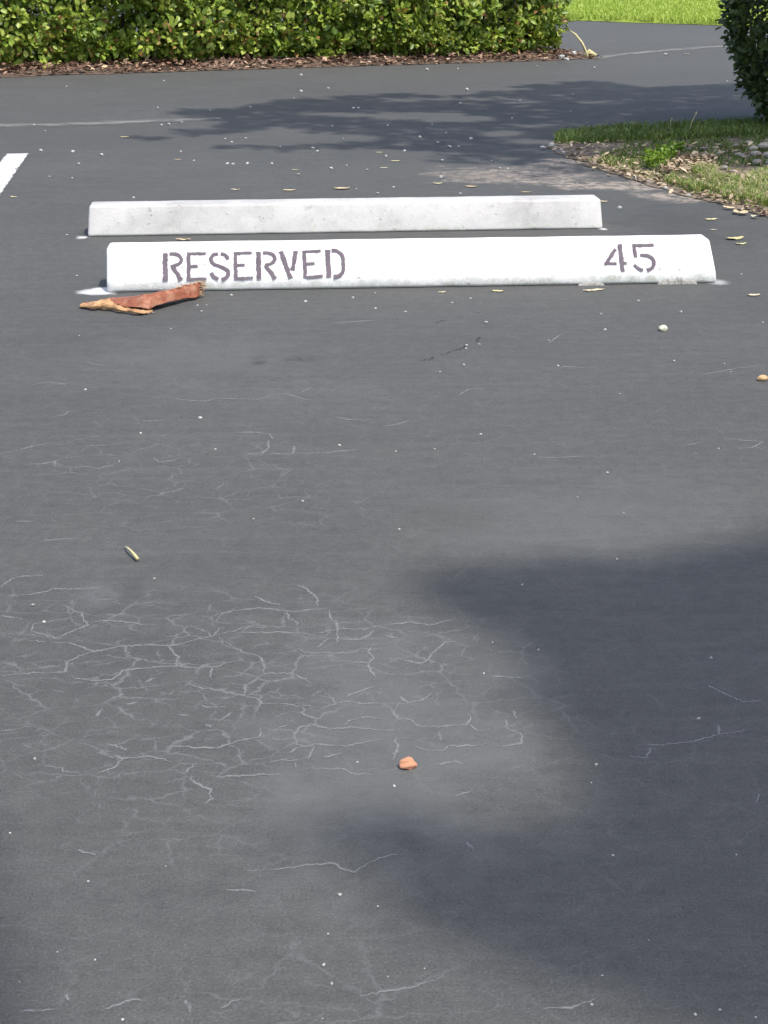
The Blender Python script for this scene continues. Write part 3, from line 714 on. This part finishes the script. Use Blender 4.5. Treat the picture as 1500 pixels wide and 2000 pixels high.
# ------------------------------------------------------------------ verge island on the right
vlow = [(1068,289),(1100,303),(1150,325),(1200,342),(1250,357),(1300,371),(1330,381),(1380,393),(1420,404),(1500,426),(1640,468)]
vup = [(1640,238),(1500,241),(1440,244),(1380,248),(1300,251),(1220,254),(1150,259),(1100,266),(1078,278)]
vp = [gp(*p) for p in vlow] + [gp(*p) for p in vup]
def refine(P, k=6, amp=0.03):
    out = []
    for i in range(len(P)):
        a, b = P[i], P[(i + 1) % len(P)]
        for j in range(k):
            p = a.lerp(b, j / k); out.append(p + Vector((amp * mnoise.noise(p * 7), amp * mnoise.noise(p * 7 + Vector((9, 0, 0))), 0)))
    return out
vr = refine(vp); vpoly = [(p.x, p.y) for p in vr]
bm = bmesh.new()
outer = [bm.verts.new((p.x, p.y, 0.003)) for p in vr]
cen = sum(vr, Vector()) / len(vr)
inner = []
for p in vr:
    d = (cen - p); q = p + d.normalized() * min(0.14, d.length * 0.3)
    inner.append(bm.verts.new((q.x, q.y, 0.010 + 0.005 * mnoise.noise(q * 5))))
m = len(vr)
for i in range(m): bm.faces.new([outer[i], outer[(i + 1) % m], inner[(i + 1) % m], inner[i]])
bm.faces.new(inner); bmesh.ops.triangulate(bm, faces=[f for f in bm.faces if len(f.verts) > 4])
me = bpy.data.meshes.new('verge'); bm.to_mesh(me); bm.free(); me.materials.append(M['verge_soil'])
verge = link(bpy.data.objects.new('verge', me)); tag(verge, kind='structure')
def in_img(poly_uv, n):
    return fill(gxy(poly_uv), n)
def z3(P, z): return np.concatenate([P, np.full((len(P), 1), z)], 1)
gr, gr2 = [], []
def patch(poly, n, h, w, lean, to=None):
    P = in_img(poly, int(n * 1.5)); P = P[np.array([mnoise.noise(Vector((q[0] * 6.5, q[1] * 3.2, n))) + 0.5 * mnoise.noise(Vector((q[0] * 17, q[1] * 9, 2))) > (-0.12 if to is not None else -0.42) for q in P])]; P = z3(P, 0.008); n = len(P); (gr if to is None else to).append(blades(P, rng.uniform(h * 0.5, h * 1.15, n), rng.uniform(w * 0.6, w * 1.2, n), lean))
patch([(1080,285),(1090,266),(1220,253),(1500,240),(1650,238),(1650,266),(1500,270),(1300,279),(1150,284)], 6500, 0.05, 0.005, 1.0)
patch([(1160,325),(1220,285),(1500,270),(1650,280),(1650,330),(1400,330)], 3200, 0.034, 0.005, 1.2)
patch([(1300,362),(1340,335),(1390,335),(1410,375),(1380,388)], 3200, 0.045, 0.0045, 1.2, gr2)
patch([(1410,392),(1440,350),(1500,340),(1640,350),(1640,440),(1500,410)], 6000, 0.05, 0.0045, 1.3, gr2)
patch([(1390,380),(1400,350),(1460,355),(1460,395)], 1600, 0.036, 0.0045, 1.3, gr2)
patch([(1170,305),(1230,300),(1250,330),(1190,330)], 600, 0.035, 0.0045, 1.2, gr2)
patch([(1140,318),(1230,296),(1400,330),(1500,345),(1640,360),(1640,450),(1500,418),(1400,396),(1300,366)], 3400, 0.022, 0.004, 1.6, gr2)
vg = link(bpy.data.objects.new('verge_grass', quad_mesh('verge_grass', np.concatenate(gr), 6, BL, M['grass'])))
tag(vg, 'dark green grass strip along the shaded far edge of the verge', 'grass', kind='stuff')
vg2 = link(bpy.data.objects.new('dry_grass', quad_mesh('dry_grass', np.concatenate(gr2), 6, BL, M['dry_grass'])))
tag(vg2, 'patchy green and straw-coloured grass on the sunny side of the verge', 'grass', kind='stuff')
P1 = z3(in_img([(1085,290),(1150,285),(1350,290),(1640,290),(1640,440),(1420,402),(1250,352),(1150,322)], 800), 0.018)
P2 = z3(in_img([(1290,345),(1320,318),(1390,312),(1395,335),(1340,345)], 330), 0.03)
P3 = z3(in_img([(1080,292),(1150,326),(1250,358),(1420,405),(1500,427),(1500,415),(1400,385),(1250,340),(1140,308)], 300), 0.014)
P1[:, 2] += rng.uniform(-0.008, 0.015, len(P1))
litter('verge_litter', np.concatenate([P1, P2, P3]), 0.028, M['thatch'], 'dry leaf scraps and thatch lying on the verge at right')

# bright weed, seed stalks
wr = empty('weed_plant', gp(1285, 335, 0.03)); tag(wr, 'low bright lime-green weed at the sunny edge of the verge', 'weed')
n = 420; Pw = z3(in_img([(1255,338),(1262,325),(1300,313),(1330,306),(1334,312),(1300,328),(1275,342)], n), 0.0) - np.array([*wr.location[:2], 0])[None]
Pw[:, 2] = rng.uniform(0.0, 0.045, n)
ax = rand_dir(n); ax[:, 2] = np.abs(ax[:, 2]) * 0.5
wl = link(bpy.data.objects.new('leaves', quad_mesh('leaves', leaves(Pw, ax, rand_dir(n) * 0.5 + np.array([0, 0, 1.0]), rng.uniform(0.014, 0.03, n), rng.uniform(0.012, 0.022, n)), 6, LF, M['weed'])), wr); wl['kind'] = 'stuff'
tubes('stem', [([(Pw[i, 0] * 0.5, Pw[i, 1] * 0.5, 0), tuple(Pw[i])], [0.0015, 0.001]) for i in range(30)], M['weed'], wr, 4)
for (ub, vb, ut, vt, lab) in ((1345, 258, 1361, 218, 'tall pale seed stalk rising from the shaded grass of the verge'),
                              (1389, 308, 1402, 286, 'short pale grass stalk leaning among the grey stones'),
                              (1310, 250, 1312, 230, 'thin grass stalk standing at the far edge of the verge')):
    b0 = gp(ub, vb, 0.02); e0 = at_y(ut, vt, b0.y)
    r0 = empty('grass_stalk', b0); d0 = e0 - b0
    tubes('stalk', [([(0, 0, 0), d0 * 0.5 + Vector((-0.004, 0, 0)), d0], [0.0022, 0.002, 0.0012])], M['stalk'], r0, 5)
    tubes('seed_head', [([d0 * 0.8, d0 * 0.9, d0 * 1.02], [0.0015, 0.005, 0.001])], M['stalk'], r0, 5)
    tag(r0, lab, 'grass stalk', 'grass stalks on the verge')

# ------------------------------------------------------------------ shrub on the right
sb = gp(1588, 247); shrub = empty('shrub', sb)
tag(shrub, 'tall dark green shrub in shade at the right edge', 'shrub')
outl = [(0.02, 0.17), (0.15, 0.27), (0.3, 0.36), (0.5, 0.43), (0.7, 0.455), (0.9, 0.46), (1.15, 0.44), (1.35, 0.34), (1.5, 0.12)]
zs = np.array([a for a, _ in outl]); rs = np.array([b for _, b in outl])
nc = 620
zc = rng.uniform(0.02, 1.5, nc); th = rng.uniform(0, 2 * np.pi, nc); rr = np.interp(zc, zs, rs) * (1 + rng.normal(0, 0.07, nc))
C = np.stack([np.cos(th) * rr, np.sin(th) * rr, zc], 1); O = np.stack([np.cos(th), np.sin(th), np.full(nc, 0.3)], 1)
V1 = clump_leaves(C, O, rng.uniform(0.04, 0.09, nc), 22, 0.038, 0.35)
ni = 3500; zc = rng.uniform(0.08, 1.4, ni); th = rng.uniform(0, 2 * np.pi, ni); rr = np.interp(zc, zs, rs) * np.sqrt(rng.uniform(0, 0.85, ni))
V2 = leaves(np.stack([np.cos(th) * rr, np.sin(th) * rr, zc], 1), rand_dir(ni), rand_dir(ni), rng.uniform(0.03, 0.045, ni), rng.uniform(0.02, 0.028, ni))
fs = link(bpy.data.objects.new('foliage', quad_mesh('foliage', np.concatenate([V1, V2]), 6, LF, M['bush'])), shrub); fs['kind'] = 'stuff'
specs = []
for i in range(16):
    t_ = rng.uniform(0, 2 * np.pi); r_ = rng.uniform(0.1, 0.4)
    specs.append(([(0.03 * math.cos(t_), 0.03 * math.sin(t_), -0.02), (r_ * 0.5 * math.cos(t_), r_ * 0.5 * math.sin(t_), 0.5), (r_ * math.cos(t_), r_ * math.sin(t_), rng.uniform(0.8, 1.3))], [0.014, 0.01, 0.004]))
s_ = tubes('stem', specs, M['bark'], shrub, 6); s_['kind'] = 'stuff'

# ------------------------------------------------------------------ stones and chips
def rock_mesh(name, seed, mat, flat=0.7, sub=2, rough=0.28):
    bm = bmesh.new(); bmesh.ops.create_icosphere(bm, subdivisions=sub, radius=0.5)
    for v in bm.verts:
        n_ = mnoise.noise(v.co * 2.3 + Vector((seed * 5.1, seed, 0)))
        v.co *= 1 + rough * n_
        v.co.z *= flat
        if v.co.z < -0.28 * flat * 1.4: v.co.z = -0.28 * flat * 1.4
    zmin = min(v.co.z for v in bm.verts)
    for v in bm.verts: v.co.z -= zmin
    me = bpy.data.meshes.new(name); bm.to_mesh(me); bm.free(); me.materials.append(mat)
    return me
chip_me = [rock_mesh('stone_chip', i, M['chip'], 0.6 + 0.1 * (i % 3), 1, 0.5) for i in range(8)]
def leaf_mesh(name, mat, seed, ratio=0.5, curl=0.25):
    r = random.Random(seed); n = 9; V, Fc = [], []
    for i in range(n + 1):
        f = i / n; w = math.sin(math.pi * min(1, f * 0.96 + 0.02)) ** 0.75 * ratio * 0.5
        z = curl * (f - 0.5) ** 2 + 0.05 * r.random()
        for k in (-1, -0.5, 0, 0.5, 1):
            V.append((f - 0.5, k * w + 0.03 * r.uniform(-1, 1), z + 0.25 * curl * abs(k) * ratio + 0.02 * r.random()))
        if i:
            for k in range(4): a = (i - 1) * 5 + k; Fc.append([a, a + 5, a + 6, a + 1])
    zm = min(v[2] for v in V); V = [(x, y, z - zm + 0.01) for x, y, z in V]
    me = bpy.data.meshes.new(name); me.from_pydata(V, [], Fc); me.materials.append(mat)
    me.polygons.foreach_set('use_smooth', [True] * len(me.polygons))
    return me
pale_me = [leaf_mesh('dry_leaf', M['pale_leaf'], i, 0.45 + 0.06 * (i % 4), 0.2 + 0.08 * (i % 3)) for i in range(6)]
yel_me = [leaf_mesh('yellow_leaf', M['yellow_leaf'], 20 + i, 0.42 + 0.06 * i, 0.25) for i in range(4)]
brown_me = [leaf_mesh('dry_leaf', M['litter'], 40 + i, 0.5 + 0.05 * i, 0.3) for i in range(4)]
def put(name, me, u, v, size, label, cat, group=None, z=0.0, sq=None, rz=None, tilt=0.0):
    o = bpy.data.objects.new(name, me); p = gp(u, v, z); o.location = p
    o.rotation_euler = (tilt * random.uniform(-1, 1), tilt * random.uniform(-1, 1), random.uniform(0, 6.28) if rz is None else rz)
    s = size; o.scale = (s, s * (sq or random.uniform(0.75, 1.0)), s * random.uniform(0.8, 1.0))
    link(o); return tag(o, label, cat, group)
ORD = ['first', 'second', 'third', 'fourth', 'fifth', 'sixth', 'seventh', 'eighth', 'ninth', 'tenth', 'eleventh', 'twelfth', 'thirteenth', 'fourteenth', 'fifteenth', 'sixteenth', 'seventeenth', 'eighteenth', 'nineteenth', 'twentieth']
def ordinals(objs, phrase):
    """tell look-alikes apart by their place, counted from the left"""
    for k, o in enumerate(sorted(objs, key=lambda o: o.location.x / o.location.y)): o['label'] = (ORD[k] + ' from left ' + phrase)
CH = [(130,170,5),(320,159,4),(588,148,7),(588,179,7),(641,174,6),(575,194,6),(308,211,5),(410,217,5),(489,210,6),(316,246,8),(330,244,7),(355,239,5),(67,245,6),(88,257,5),(80,295,9),(142,298,8),(690,212,7),(700,212,6),(649,247,5),(452,279,7),(440,272,5),(480,271,5),(547,288,7),(670,272,5),(611,290,7),
(834,137,8),(912,177,8),(899,203,8),(1161,134,7),(1048,131,5),(894,135,5),(1300,108,8),(1119,186,6),(1016,198,5),(1000,232,6),(1114,218,4),(844,245,6),(820,270,9),(871,260,5),(920,273,9),(878,288,10),(895,287,6),(757,246,6),(1133,254,6),(1420,160,5),(855,279,6),
(353,297,6),(379,315,5),(444,321,9),(455,322,7),(483,321,7),(531,320,6),(620,297,6),(583,342,7),(647,330,9),(677,325,7),(717,333,7),(754,306,6),(790,296,6),(863,314,7),(960,315,5),(976,330,6),(992,330,6),(696,371,6),(737,379,8),(769,366,5),(861,348,9),(899,379,7),(199,304,8),(154,321,7),(97,346,6),(141,349,6),(261,387,6),(33,332,8),(1210,407,9),
(131,460,7),(150,540,6),(394,609,6),(386,597,5),(403,597,5),(452,577,6),(597,590,7),(689,583,7),(733,603,7),(733,574,5),(792,610,7),(883,592,6),(919,584,6),(1174,614,7),(1247,589,7),(1330,610,6),(1490,630,5),(1448,537,5),
(949,631,9),(1182,645,8),(911,675,6),(910,682,7),(936,674,7),(906,714,8),(859,727,6),(1090,716,7),(1071,666,6),(1317,705,5),(1415,711,5),(1427,727,5),(1210,770,5),(939,850,8),(773,882,6),(849,878,6),(1044,889,6),(1186,924,8),(1128,972,6),(1218,1002,5),(1404,877,5),(780,1034,5),(1205,1093,6),(1359,886,4),
(334,643,5),(155,656,5),(167,762,7),(391,817,10),(663,871,9),(275,847,6),(421,878,6),(233,902,5),(591,980,7),(495,1014,6),(302,1131,6),(64,1183,10),(86,1216,9),(68,1483,8),(698,1489,6),(1020,1143,6),(1052,1270,6),(945,1316,7),(1389,1286,8),(1364,1405,11),(1164,1495,10),(770,1536,7),(1155,1529,5),(962,1255,5),
(20,1628,6),(172,1722,8),(664,1749,11),(738,1771,7),(632,1886,11),(648,1922,8),(186,1875,6),(112,1860,5),(641,1825,6),(1197,1671,7),(1438,1670,6),(1176,1906,7),(1156,1963,8),(1358,1982,8),(1406,1973,8),(1267,1837,5),(240,1993,8),(829,1892,5),(758,1908,5),(630,1990,6),(38,1918,5),(1476,1988,7),(324,1692,4)]
ZONES = [(205, 'of tiny pale stone chips on the drive below the hedge', 'stone chips on the drive by the hedge'), (262, 'of tiny stone chips in the far streaky shade band', 'stone chips in the streaky shade'),
         (308, 'of stone chips along the front of the streaky shade', 'stone chips before the streaky shade'), (440, 'of stone chips right behind the plain parking block', 'stone chips behind the blocks'),
         (640, 'of small stone chips close around the parking blocks', 'stone chips at the foot of the blocks'), (800, 'of small chips on asphalt just before the lettered block', 'stone chips before the lettered block'),
         (1110, 'of small chips on the open middle asphalt', 'stone chips on the open asphalt'), (1600, 'of tiny chips among the cracks around the orange nut', 'stone chips among the cracks'), (9999, 'of tiny chips on the nearest asphalt', 'stone chips on the nearest asphalt')]
found = {}
for i, (u_, v_, s_) in enumerate(CH):
    zi = next(k for k, z in enumerate(ZONES) if v_ < z[0])
    side = 0 if u_ < 750 else 1
    o = put('stone_chip', chip_me[i % 8], u_, v_, s_ / px(v_) * (0.98 if v_ < 600 else 0.84), None, 'stone', ZONES[zi][2])
    found.setdefault((zi, side), []).append(o)
for (zi, side), lst in found.items(): ordinals(lst, ZONES[zi][1] + (', left half', ', right half')[side])
for u_, v_, s_, lab in ((245,268,16,'yellowish leaf on the drive left of the tree shade'), (576,332,11,'small yellow leaf behind the middle of the plain block'), (741,298,13,'yellow leaf at the lower edge of the streaky shade'),
                        (773,315,16,'large yellow leaf just below the streaky shade'), (855,359,15,'yellow leaf behind the right half of the plain block'), (28,385,13,'greenish leaf beside the white bay line'),
                        (1389,429,22,'yellow leaf on black asphalt below the verge'), (1435,467,30,'long yellow leaf, upper of a pair near the right edge'), (1447,477,18,'short yellow leaf, lower of a pair near the right edge'), (973,569,20,'greenish leaf scrap at the foot of the lettered block')):
    put('yellow_leaf', yel_me[int(u_) % 4], u_, v_, s_ / px(v_) * 1.25, lab, 'leaf', 'yellow leaves on the asphalt', 0.001, rz=random.uniform(-0.3, 0.3))
for u_, v_, s_, lab in ((348,312,12,'pale leaf scrap lying left of the chips behind the plain block'), (460,371,15,'pale dry leaf, leftmost of a row behind the plain block'), (565,372,20,'pale dry leaf, second in a row behind the plain block'), (668,369,24,'pale dry leaf pair, third in a row behind the plain block'),
                        (750,328,13,'pale leaf scrap under the large yellow leaf'), (920,365,18,'pale dry leaf behind the right part of the plain block'), (1028,376,16,'pale dry leaf right behind the plain block near its right end'), (1014,385,10,'small pale leaf touching the back of the plain block'),
                        (860,386,11,'small pale leaf at the back edge of the plain block'), (1179,394,14,'pale leaf at the right end of the plain block'), (1394,449,11,'small pale leaf between the yellow leaves at right'), (358,469,24,'tan leaf caught between the two parking blocks'),
                        (1340,106,11,'pale leaf on the side road by the seam'), (1146,240,9,'pale leaf in the shade beside the verge'), (863,571,13,'pale leaf scrap at the foot of the lettered block'), (1472,577,20,'grey leaf scrap right of the lettered block')):
    put('dry_leaf', pale_me[int(u_) % 6], u_, v_, s_ / px(v_) * 1.3, lab, 'leaf', 'pale dry leaves on the asphalt', 0.001, rz=random.uniform(-0.4, 0.4))
put('bark_strip', leaf_mesh('bark_strip', M['pale_leaf'], 77, 0.24, 0.12), 1160, 567, 48 / px(566), 'pale pinkish bark strip at the foot of the lettered block', 'bark', None, 0.001, sq=1.0, rz=R(20))
# the three coloured ones
put('nut', rock_mesh('nut', 3.3, M['orange'], 0.72, 3, 0.42), 797, 1499, 34 / px(1495), 'orange nut lying alone on the cracked asphalt', 'nut', None, 0, 0.8, 0.3)
put('nut', rock_mesh('nut', 6.1, M['tan'], 0.65, 3, 0.2), 1489, 743, 22 / px(742), 'tan-brown nut at the right edge of the picture', 'nut', None, 0, 0.8, 0.2)
put('pebble', rock_mesh('pebble', 8.4, M['cream'], 0.85, 3, 0.3), 1294, 646, 17 / px(645), 'round cream pebble in front of the 45', 'stone', None, 0, 0.9, 0.4)
# pale curled twig
b0 = gp(244, 1068, 0.004); tw = empty('twig', b0)
tp = [gp(244, 1067, 0.004), gp(249, 1070, 0.009), gp(256, 1076, 0.010), gp(262, 1083, 0.008), gp(269, 1092, 0.005)]
tubes('stem', [([p - b0 for p in tp], [0.0008, 0.0016, 0.002, 0.0026, 0.0032])], M['stalk'], tw, 8)
tag(tw, 'short pale curved twig lying on the asphalt at left', 'twig')
# yellow stalk by the end of the hedge
b1 = gp(1151, 111, 0.01); ys = empty('dry_stalk', b1)
yp = [gp(1151, 112, 0.01), at_y(1144, 100, b1.y + 0.02), at_y(1137, 84, b1.y + 0.05), at_y(1124, 67, b1.y + 0.1), at_y(1110, 58, b1.y + 0.16)]
tubes('stalk', [([p - b1 for p in yp], [0.016, 0.011, 0.010, 0.008, 0.004])], M['stalk'], ys, 7)
tubes('husk', [([(-0.05, 0, 0.0), (0, 0, 0.03), (0.06, -0.01, 0.012)], [0.012, 0.035, 0.01])], M['stalk'], ys, 8)
tag(ys, 'yellow dry stalk leaning against the end of the hedge', 'stalk')
# leaves on the hedge bed that can be told apart, and larger leaves along the verge edge
bedl = []
for i in range(46):
    s = random.uniform(0.1, endx - 0.15); w = random.uniform(0.02, 0.55)
    p = mb0 + md * s + Vector((-md.y, md.x, 0)) * w
    o = bpy.data.objects.new('dry_leaf', (brown_me + pale_me[:2])[i % 6]); o.location = (p.x, p.y, 0.05); k = random.uniform(0.05, 0.1)
    o.rotation_euler = (random.uniform(-0.5, 0.5), random.uniform(-0.4, 0.4), random.uniform(0, 6.28)); o.scale = (k, k, k)
    link(o); tag(o, None, 'leaf', 'fallen leaves on the hedge bed'); bedl.append(o)
bedl.sort(key=lambda o: o.location.x / o.location.y)
for a_, w_ in ((0, 'under the left third of the hedge'), (16, 'under the middle of the hedge'), (32, 'under the right third of the hedge')):
    ordinals(bedl[a_:a_ + 16], 'of larger dry leaves on mulch ' + w_)
vl = []
for u_, v_, s_ in ((1110,304,14),(1132,315,16),(1160,326,15),(1190,338,13),(1205,326,12),(1230,344,12),(1380,368,24),(1397,383,22),(1424,403,24),(1438,411,22),(1452,413,26),(1475,420,20),(1490,415,26),(1308,356,14),(1330,367,16),(1283,343,14),(1460,372,16),(1140,300,16),(1165,295,18)):
    vl.append(put('dry_leaf', (pale_me + brown_me[:1])[int(u_) % 7], u_, v_ + 3, s_ / px(v_) * 1.1, 'tan fallen leaf along the sunny edge of the verge', 'leaf', 'tan leaves along the verge edge', 0.008, tilt=0.2))
ordinals(vl, 'of tan leaves along the sunny verge edge')
es = []
for i, (u_, v_) in enumerate(((1084,290),(1078,286),(1093,297),(1102,300),(1240,352),(1265,358),(1300,370),(1345,384),(1060,291))):
    es.append(put('edge_stone', chip_me[i % 8], u_, v_, random.uniform(9, 14) / px(v_), None, 'stone', 'whitish stones on the verge rim', 0.0))
ordinals(es, 'of whitish stones on the near rim of the verge')
riv = [rock_mesh('river_stone', 30 + i, M['river'], 0.6, 2, 0.3) for i in range(5)]
rs_ = []
for i, (u_, v_, s_) in enumerate(((1476,300,24),(1470,289,20),(1492,288,26),(1478,316,20),(1408,298,17),(1462,276,14),(1436,281,12),(1450,303,16),(1500,302,22),(1508,318,24),(1405,280,12),(1372,288,12),(1520,292,24),(1440,300,13),(1415,325,14),(1430,332,13),(1496,272,14),(1345,288,11),(1530,310,22))):
    rs_.append(put('river_stone', riv[i % 5], u_, v_ + 6, s_ / px(v_) * 1.1, None, 'stone', 'grey stones in the shaded verge', 0.012, sq=0.65, rz=random.uniform(-0.2, 0.9)))
ordinals([o for o in rs_ if o.location.x / o.location.y < 0.3], 'of grey rounded stones in the shaded verge')
hs_ = []
for i, (u_, v_) in enumerate(((1089,101),(1108,100),(1098,110),(1107,114),(1122,103))):
    hs_.append(put('edge_stone', chip_me[(i + 3) % 8], u_, v_ + 4, 12 / px(v_), None, 'stone', 'white stones at the hedge end', 0.03))
ordinals(hs_, 'of white stones under the right end of the hedge')

# ------------------------------------------------------------------ dry palm sheath against the lettered block
sh0 = gp(270, 600); sheath = empty('palm_sheath', sh0)
tag(sheath, 'curled reddish-brown dry palm sheath lying against the lettered block', 'palm sheath')
ST = [  # front edge pixel, ridge pixel, ridge depth behind the edge, lift of the edge
 ((157, 597), (157, 594.5), 0.015, 0.006), ((176, 596), (178, 591), 0.03, 0.010), ((196, 594), (199, 586), 0.04, 0.014), ((214, 591), (219, 582), 0.05, 0.018),
 ((228, 594), (238, 581), 0.055, 0.018), ((244, 598), (255, 580), 0.055, 0.016), ((262, 601), (268, 578), 0.055, 0.014), ((279, 604), (282, 575.5), 0.05, 0.012), ((292, 604), (296, 573), 0.05, 0.012),
 ((302, 598), (310, 570), 0.045, 0.014), ((318, 593), (326, 566.5), 0.04, 0.015), ((336, 589.5), (342, 563), 0.036, 0.013), ((354, 586.5), (358, 559), 0.033, 0.010), ((370, 584), (374, 554), 0.03, 0.007), ((384, 582), (386, 552), 0.028, 0.006), ((389, 579), (393, 553), 0.02, 0.006)]
rowsS = []
for (bu, bv), (tu, tv), dp, lf in ST:
    fr = gp(bu, bv, lf); rg = at_y(tu, tv, fr.y + dp); bk = Vector((rg.x + 0.004, fr.y + dp * 2.1, 0.004))
    row = []
    for k in range(13):
        t_ = k / 12
        p = fr * (1 - t_) ** 2 + (rg * 2 - (fr + bk) * 0.5) * (2 * t_ * (1 - t_)) + bk * t_ ** 2
        p += Vector((0.002 * mnoise.noise(p * 35), 0.004 * mnoise.noise(p * 35 + Vector((5, 5, 5))), 0.005 * mnoise.noise(p * 45)))
        row.append(p - sh0)
    rowsS.append(row)
def grid_obj(name, rows_, mat, thick, parent):
    V = [p for r_ in rows_ for p in r_]; k = len(rows_[0])
    Fc = [[i * k + j, (i + 1) * k + j, (i + 1) * k + j + 1, i * k + j + 1] for i in range(len(rows_) - 1) for j in range(k - 1)]
    o = mesh_obj(name, V, Fc, mat, parent, True)
    sd = o.modifiers.new('shell', 'SOLIDIFY'); sd.thickness = thick; sd.offset = 0
    ss = o.modifiers.new('smooth', 'SUBSURF'); ss.levels = ss.render_levels = 1
    return o
def sheath_mat(name, a, b, c):
    t = NT(name); P = t.pos()
    mp = t.n('ShaderNodeMapping'); t.put(mp.inputs[0], P); mp.inputs[2].default_value = (0, 0, R(-20)); mp.inputs[3].default_value = (0.25, 2.2, 2.2)
    nz = t.noise(mp.outputs[0], 90.0, 4.0, 0.6).outputs[0]; n2 = t.noise(P, 26.0, 3.0).outputs[0]
    col = t.mix(t.rng(n2, 0.5, 0.72, 0, 0.8), t.mix(t.rng(nz, 0.3, 0.7), a, b), c)
    bs = t.bsdf(col, 0.55, 0.4); t.put(bs.inputs['Normal'], t.bump(nz, 0.5, 0.003))
    return t.surf(bs.outputs[0])
M['sheath'] = sheath_mat('sheath_skin', (0.16, 0.042, 0.02), (0.37, 0.13, 0.068), (0.46, 0.25, 0.155))
M['sheath_in'] = sheath_mat('sheath_lining', (0.3, 0.14, 0.055), (0.6, 0.38, 0.19), (0.42, 0.22, 0.1))
fine = []
for i in range(len(rowsS) - 1):                                     # closer stations, ribs along the grain and a ragged front edge
    for q in range(3):
        f = q / 3; r_ = [a.lerp(b, f) for a, b in zip(rowsS[i], rowsS[i + 1])]
        r_ = [p + Vector((0, -0.0016 * math.sin(k * 2.6 + i * 0.12), 0.0022 * math.sin(k * 2.6 + i * 0.12) + 0.002 * mnoise.noise(Vector((i * 0.6 + f, k * 1.1, 3))))) for k, p in enumerate(r_)]
        r_[0] = r_[0] + Vector((0.004 * mnoise.noise(Vector((i * 2.3 + q, 1, 1))), -0.003 * abs(mnoise.noise(Vector((i + q * 1.3, 2, 2)))), 0.006 * mnoise.noise(Vector((i * 1.9 + q * 2.1, 5, 1)))))
        fine.append(r_)
fine.append(rowsS[-1])
grid_obj('skin', fine, M['sheath'], 0.0018, sheath)
lip = []
LB = [(156,600),(172,602),(190,603),(208,604),(225,606),(243,609),(262,611.5),(280,613),(292,611),(301,605)]
LT = [(157,593.5),(178,590),(196,585.5),(213,583),(222,592),(238,598.5),(254,602),(270,605),(285,606),(298,603)]
for i in range(len(LB) - 1):
    for q in range(4):
        f = q / 4; bu, bv = LB[i][0] * (1 - f) + LB[i + 1][0] * f, LB[i][1] * (1 - f) + LB[i + 1][1] * f
        tu, tv = LT[i][0] * (1 - f) + LT[i + 1][0] * f, LT[i][1] * (1 - f) + LT[i + 1][1] * f
        a = gp(bu, bv, 0.005 + 0.003 * mnoise.noise(Vector((i + f, 0, 4)))); b = at_y(tu, tv, a.y + 0.012); r_ = []
        for k in range(6):
            g = k / 5; w_ = 0.0022 * math.sin((4 * i + q) * 1.7) * g + 0.002 * mnoise.noise(Vector((i + f, g * 3, 0)))
            r_.append(a.lerp(b, g) + Vector((0, -0.010 * math.sin(math.pi * g) + w_ * 1.5, 0.4 * w_)) - sh0)
        lip.append(r_)
grid_obj('torn_lip', lip, M['sheath_in'], 0.002, sheath)
specs = []
for i in range(34):                                                # frayed fibres at the broken end
    r0 = rowsS[-1][random.randint(0, 9)]; e = r0 + Vector((random.uniform(0.004, 0.022), random.uniform(-0.012, 0.01), random.uniform(-0.006, 0.012)))
    if e.z < 0.001: e.z = 0.001
    specs.append(([r0 - Vector((0.01, 0, 0)), (r0 + e) / 2, e], [0.0016, 0.0012, 0.0004]))
for i in range(24):
    r0 = rowsS[random.randint(11, 14)][6]; e = r0 + Vector((random.uniform(-0.012, 0.02), random.uniform(0, 0.01), random.uniform(0.001, 0.008)))
    specs.append(([r0, (r0 + e) / 2, e], [0.002, 0.0016, 0.0005]))
for i in range(40):                                                # loose fibres along the torn front edge
    k = random.randint(0, len(lip) - 1); r0 = lip[k][random.choice((0, 0, 5))]; e = r0 + Vector((random.uniform(-0.008, 0.012), random.uniform(-0.008, 0.002), random.uniform(-0.003, 0.004)))
    e.z = max(e.z, 0.001); specs.append(([r0, (r0 + e) / 2, e], [0.0011, 0.0009, 0.0003]))
M['fibre'] = plain('pale_fibre', [(0.3, (0.42, 0.27, 0.16)), (0.7, (0.62, 0.48, 0.34))], 0.8, 60.0)
f_ = tubes('frayed_fibre', specs, M['fibre'], sheath, 4); f_['kind'] = 'stuff'
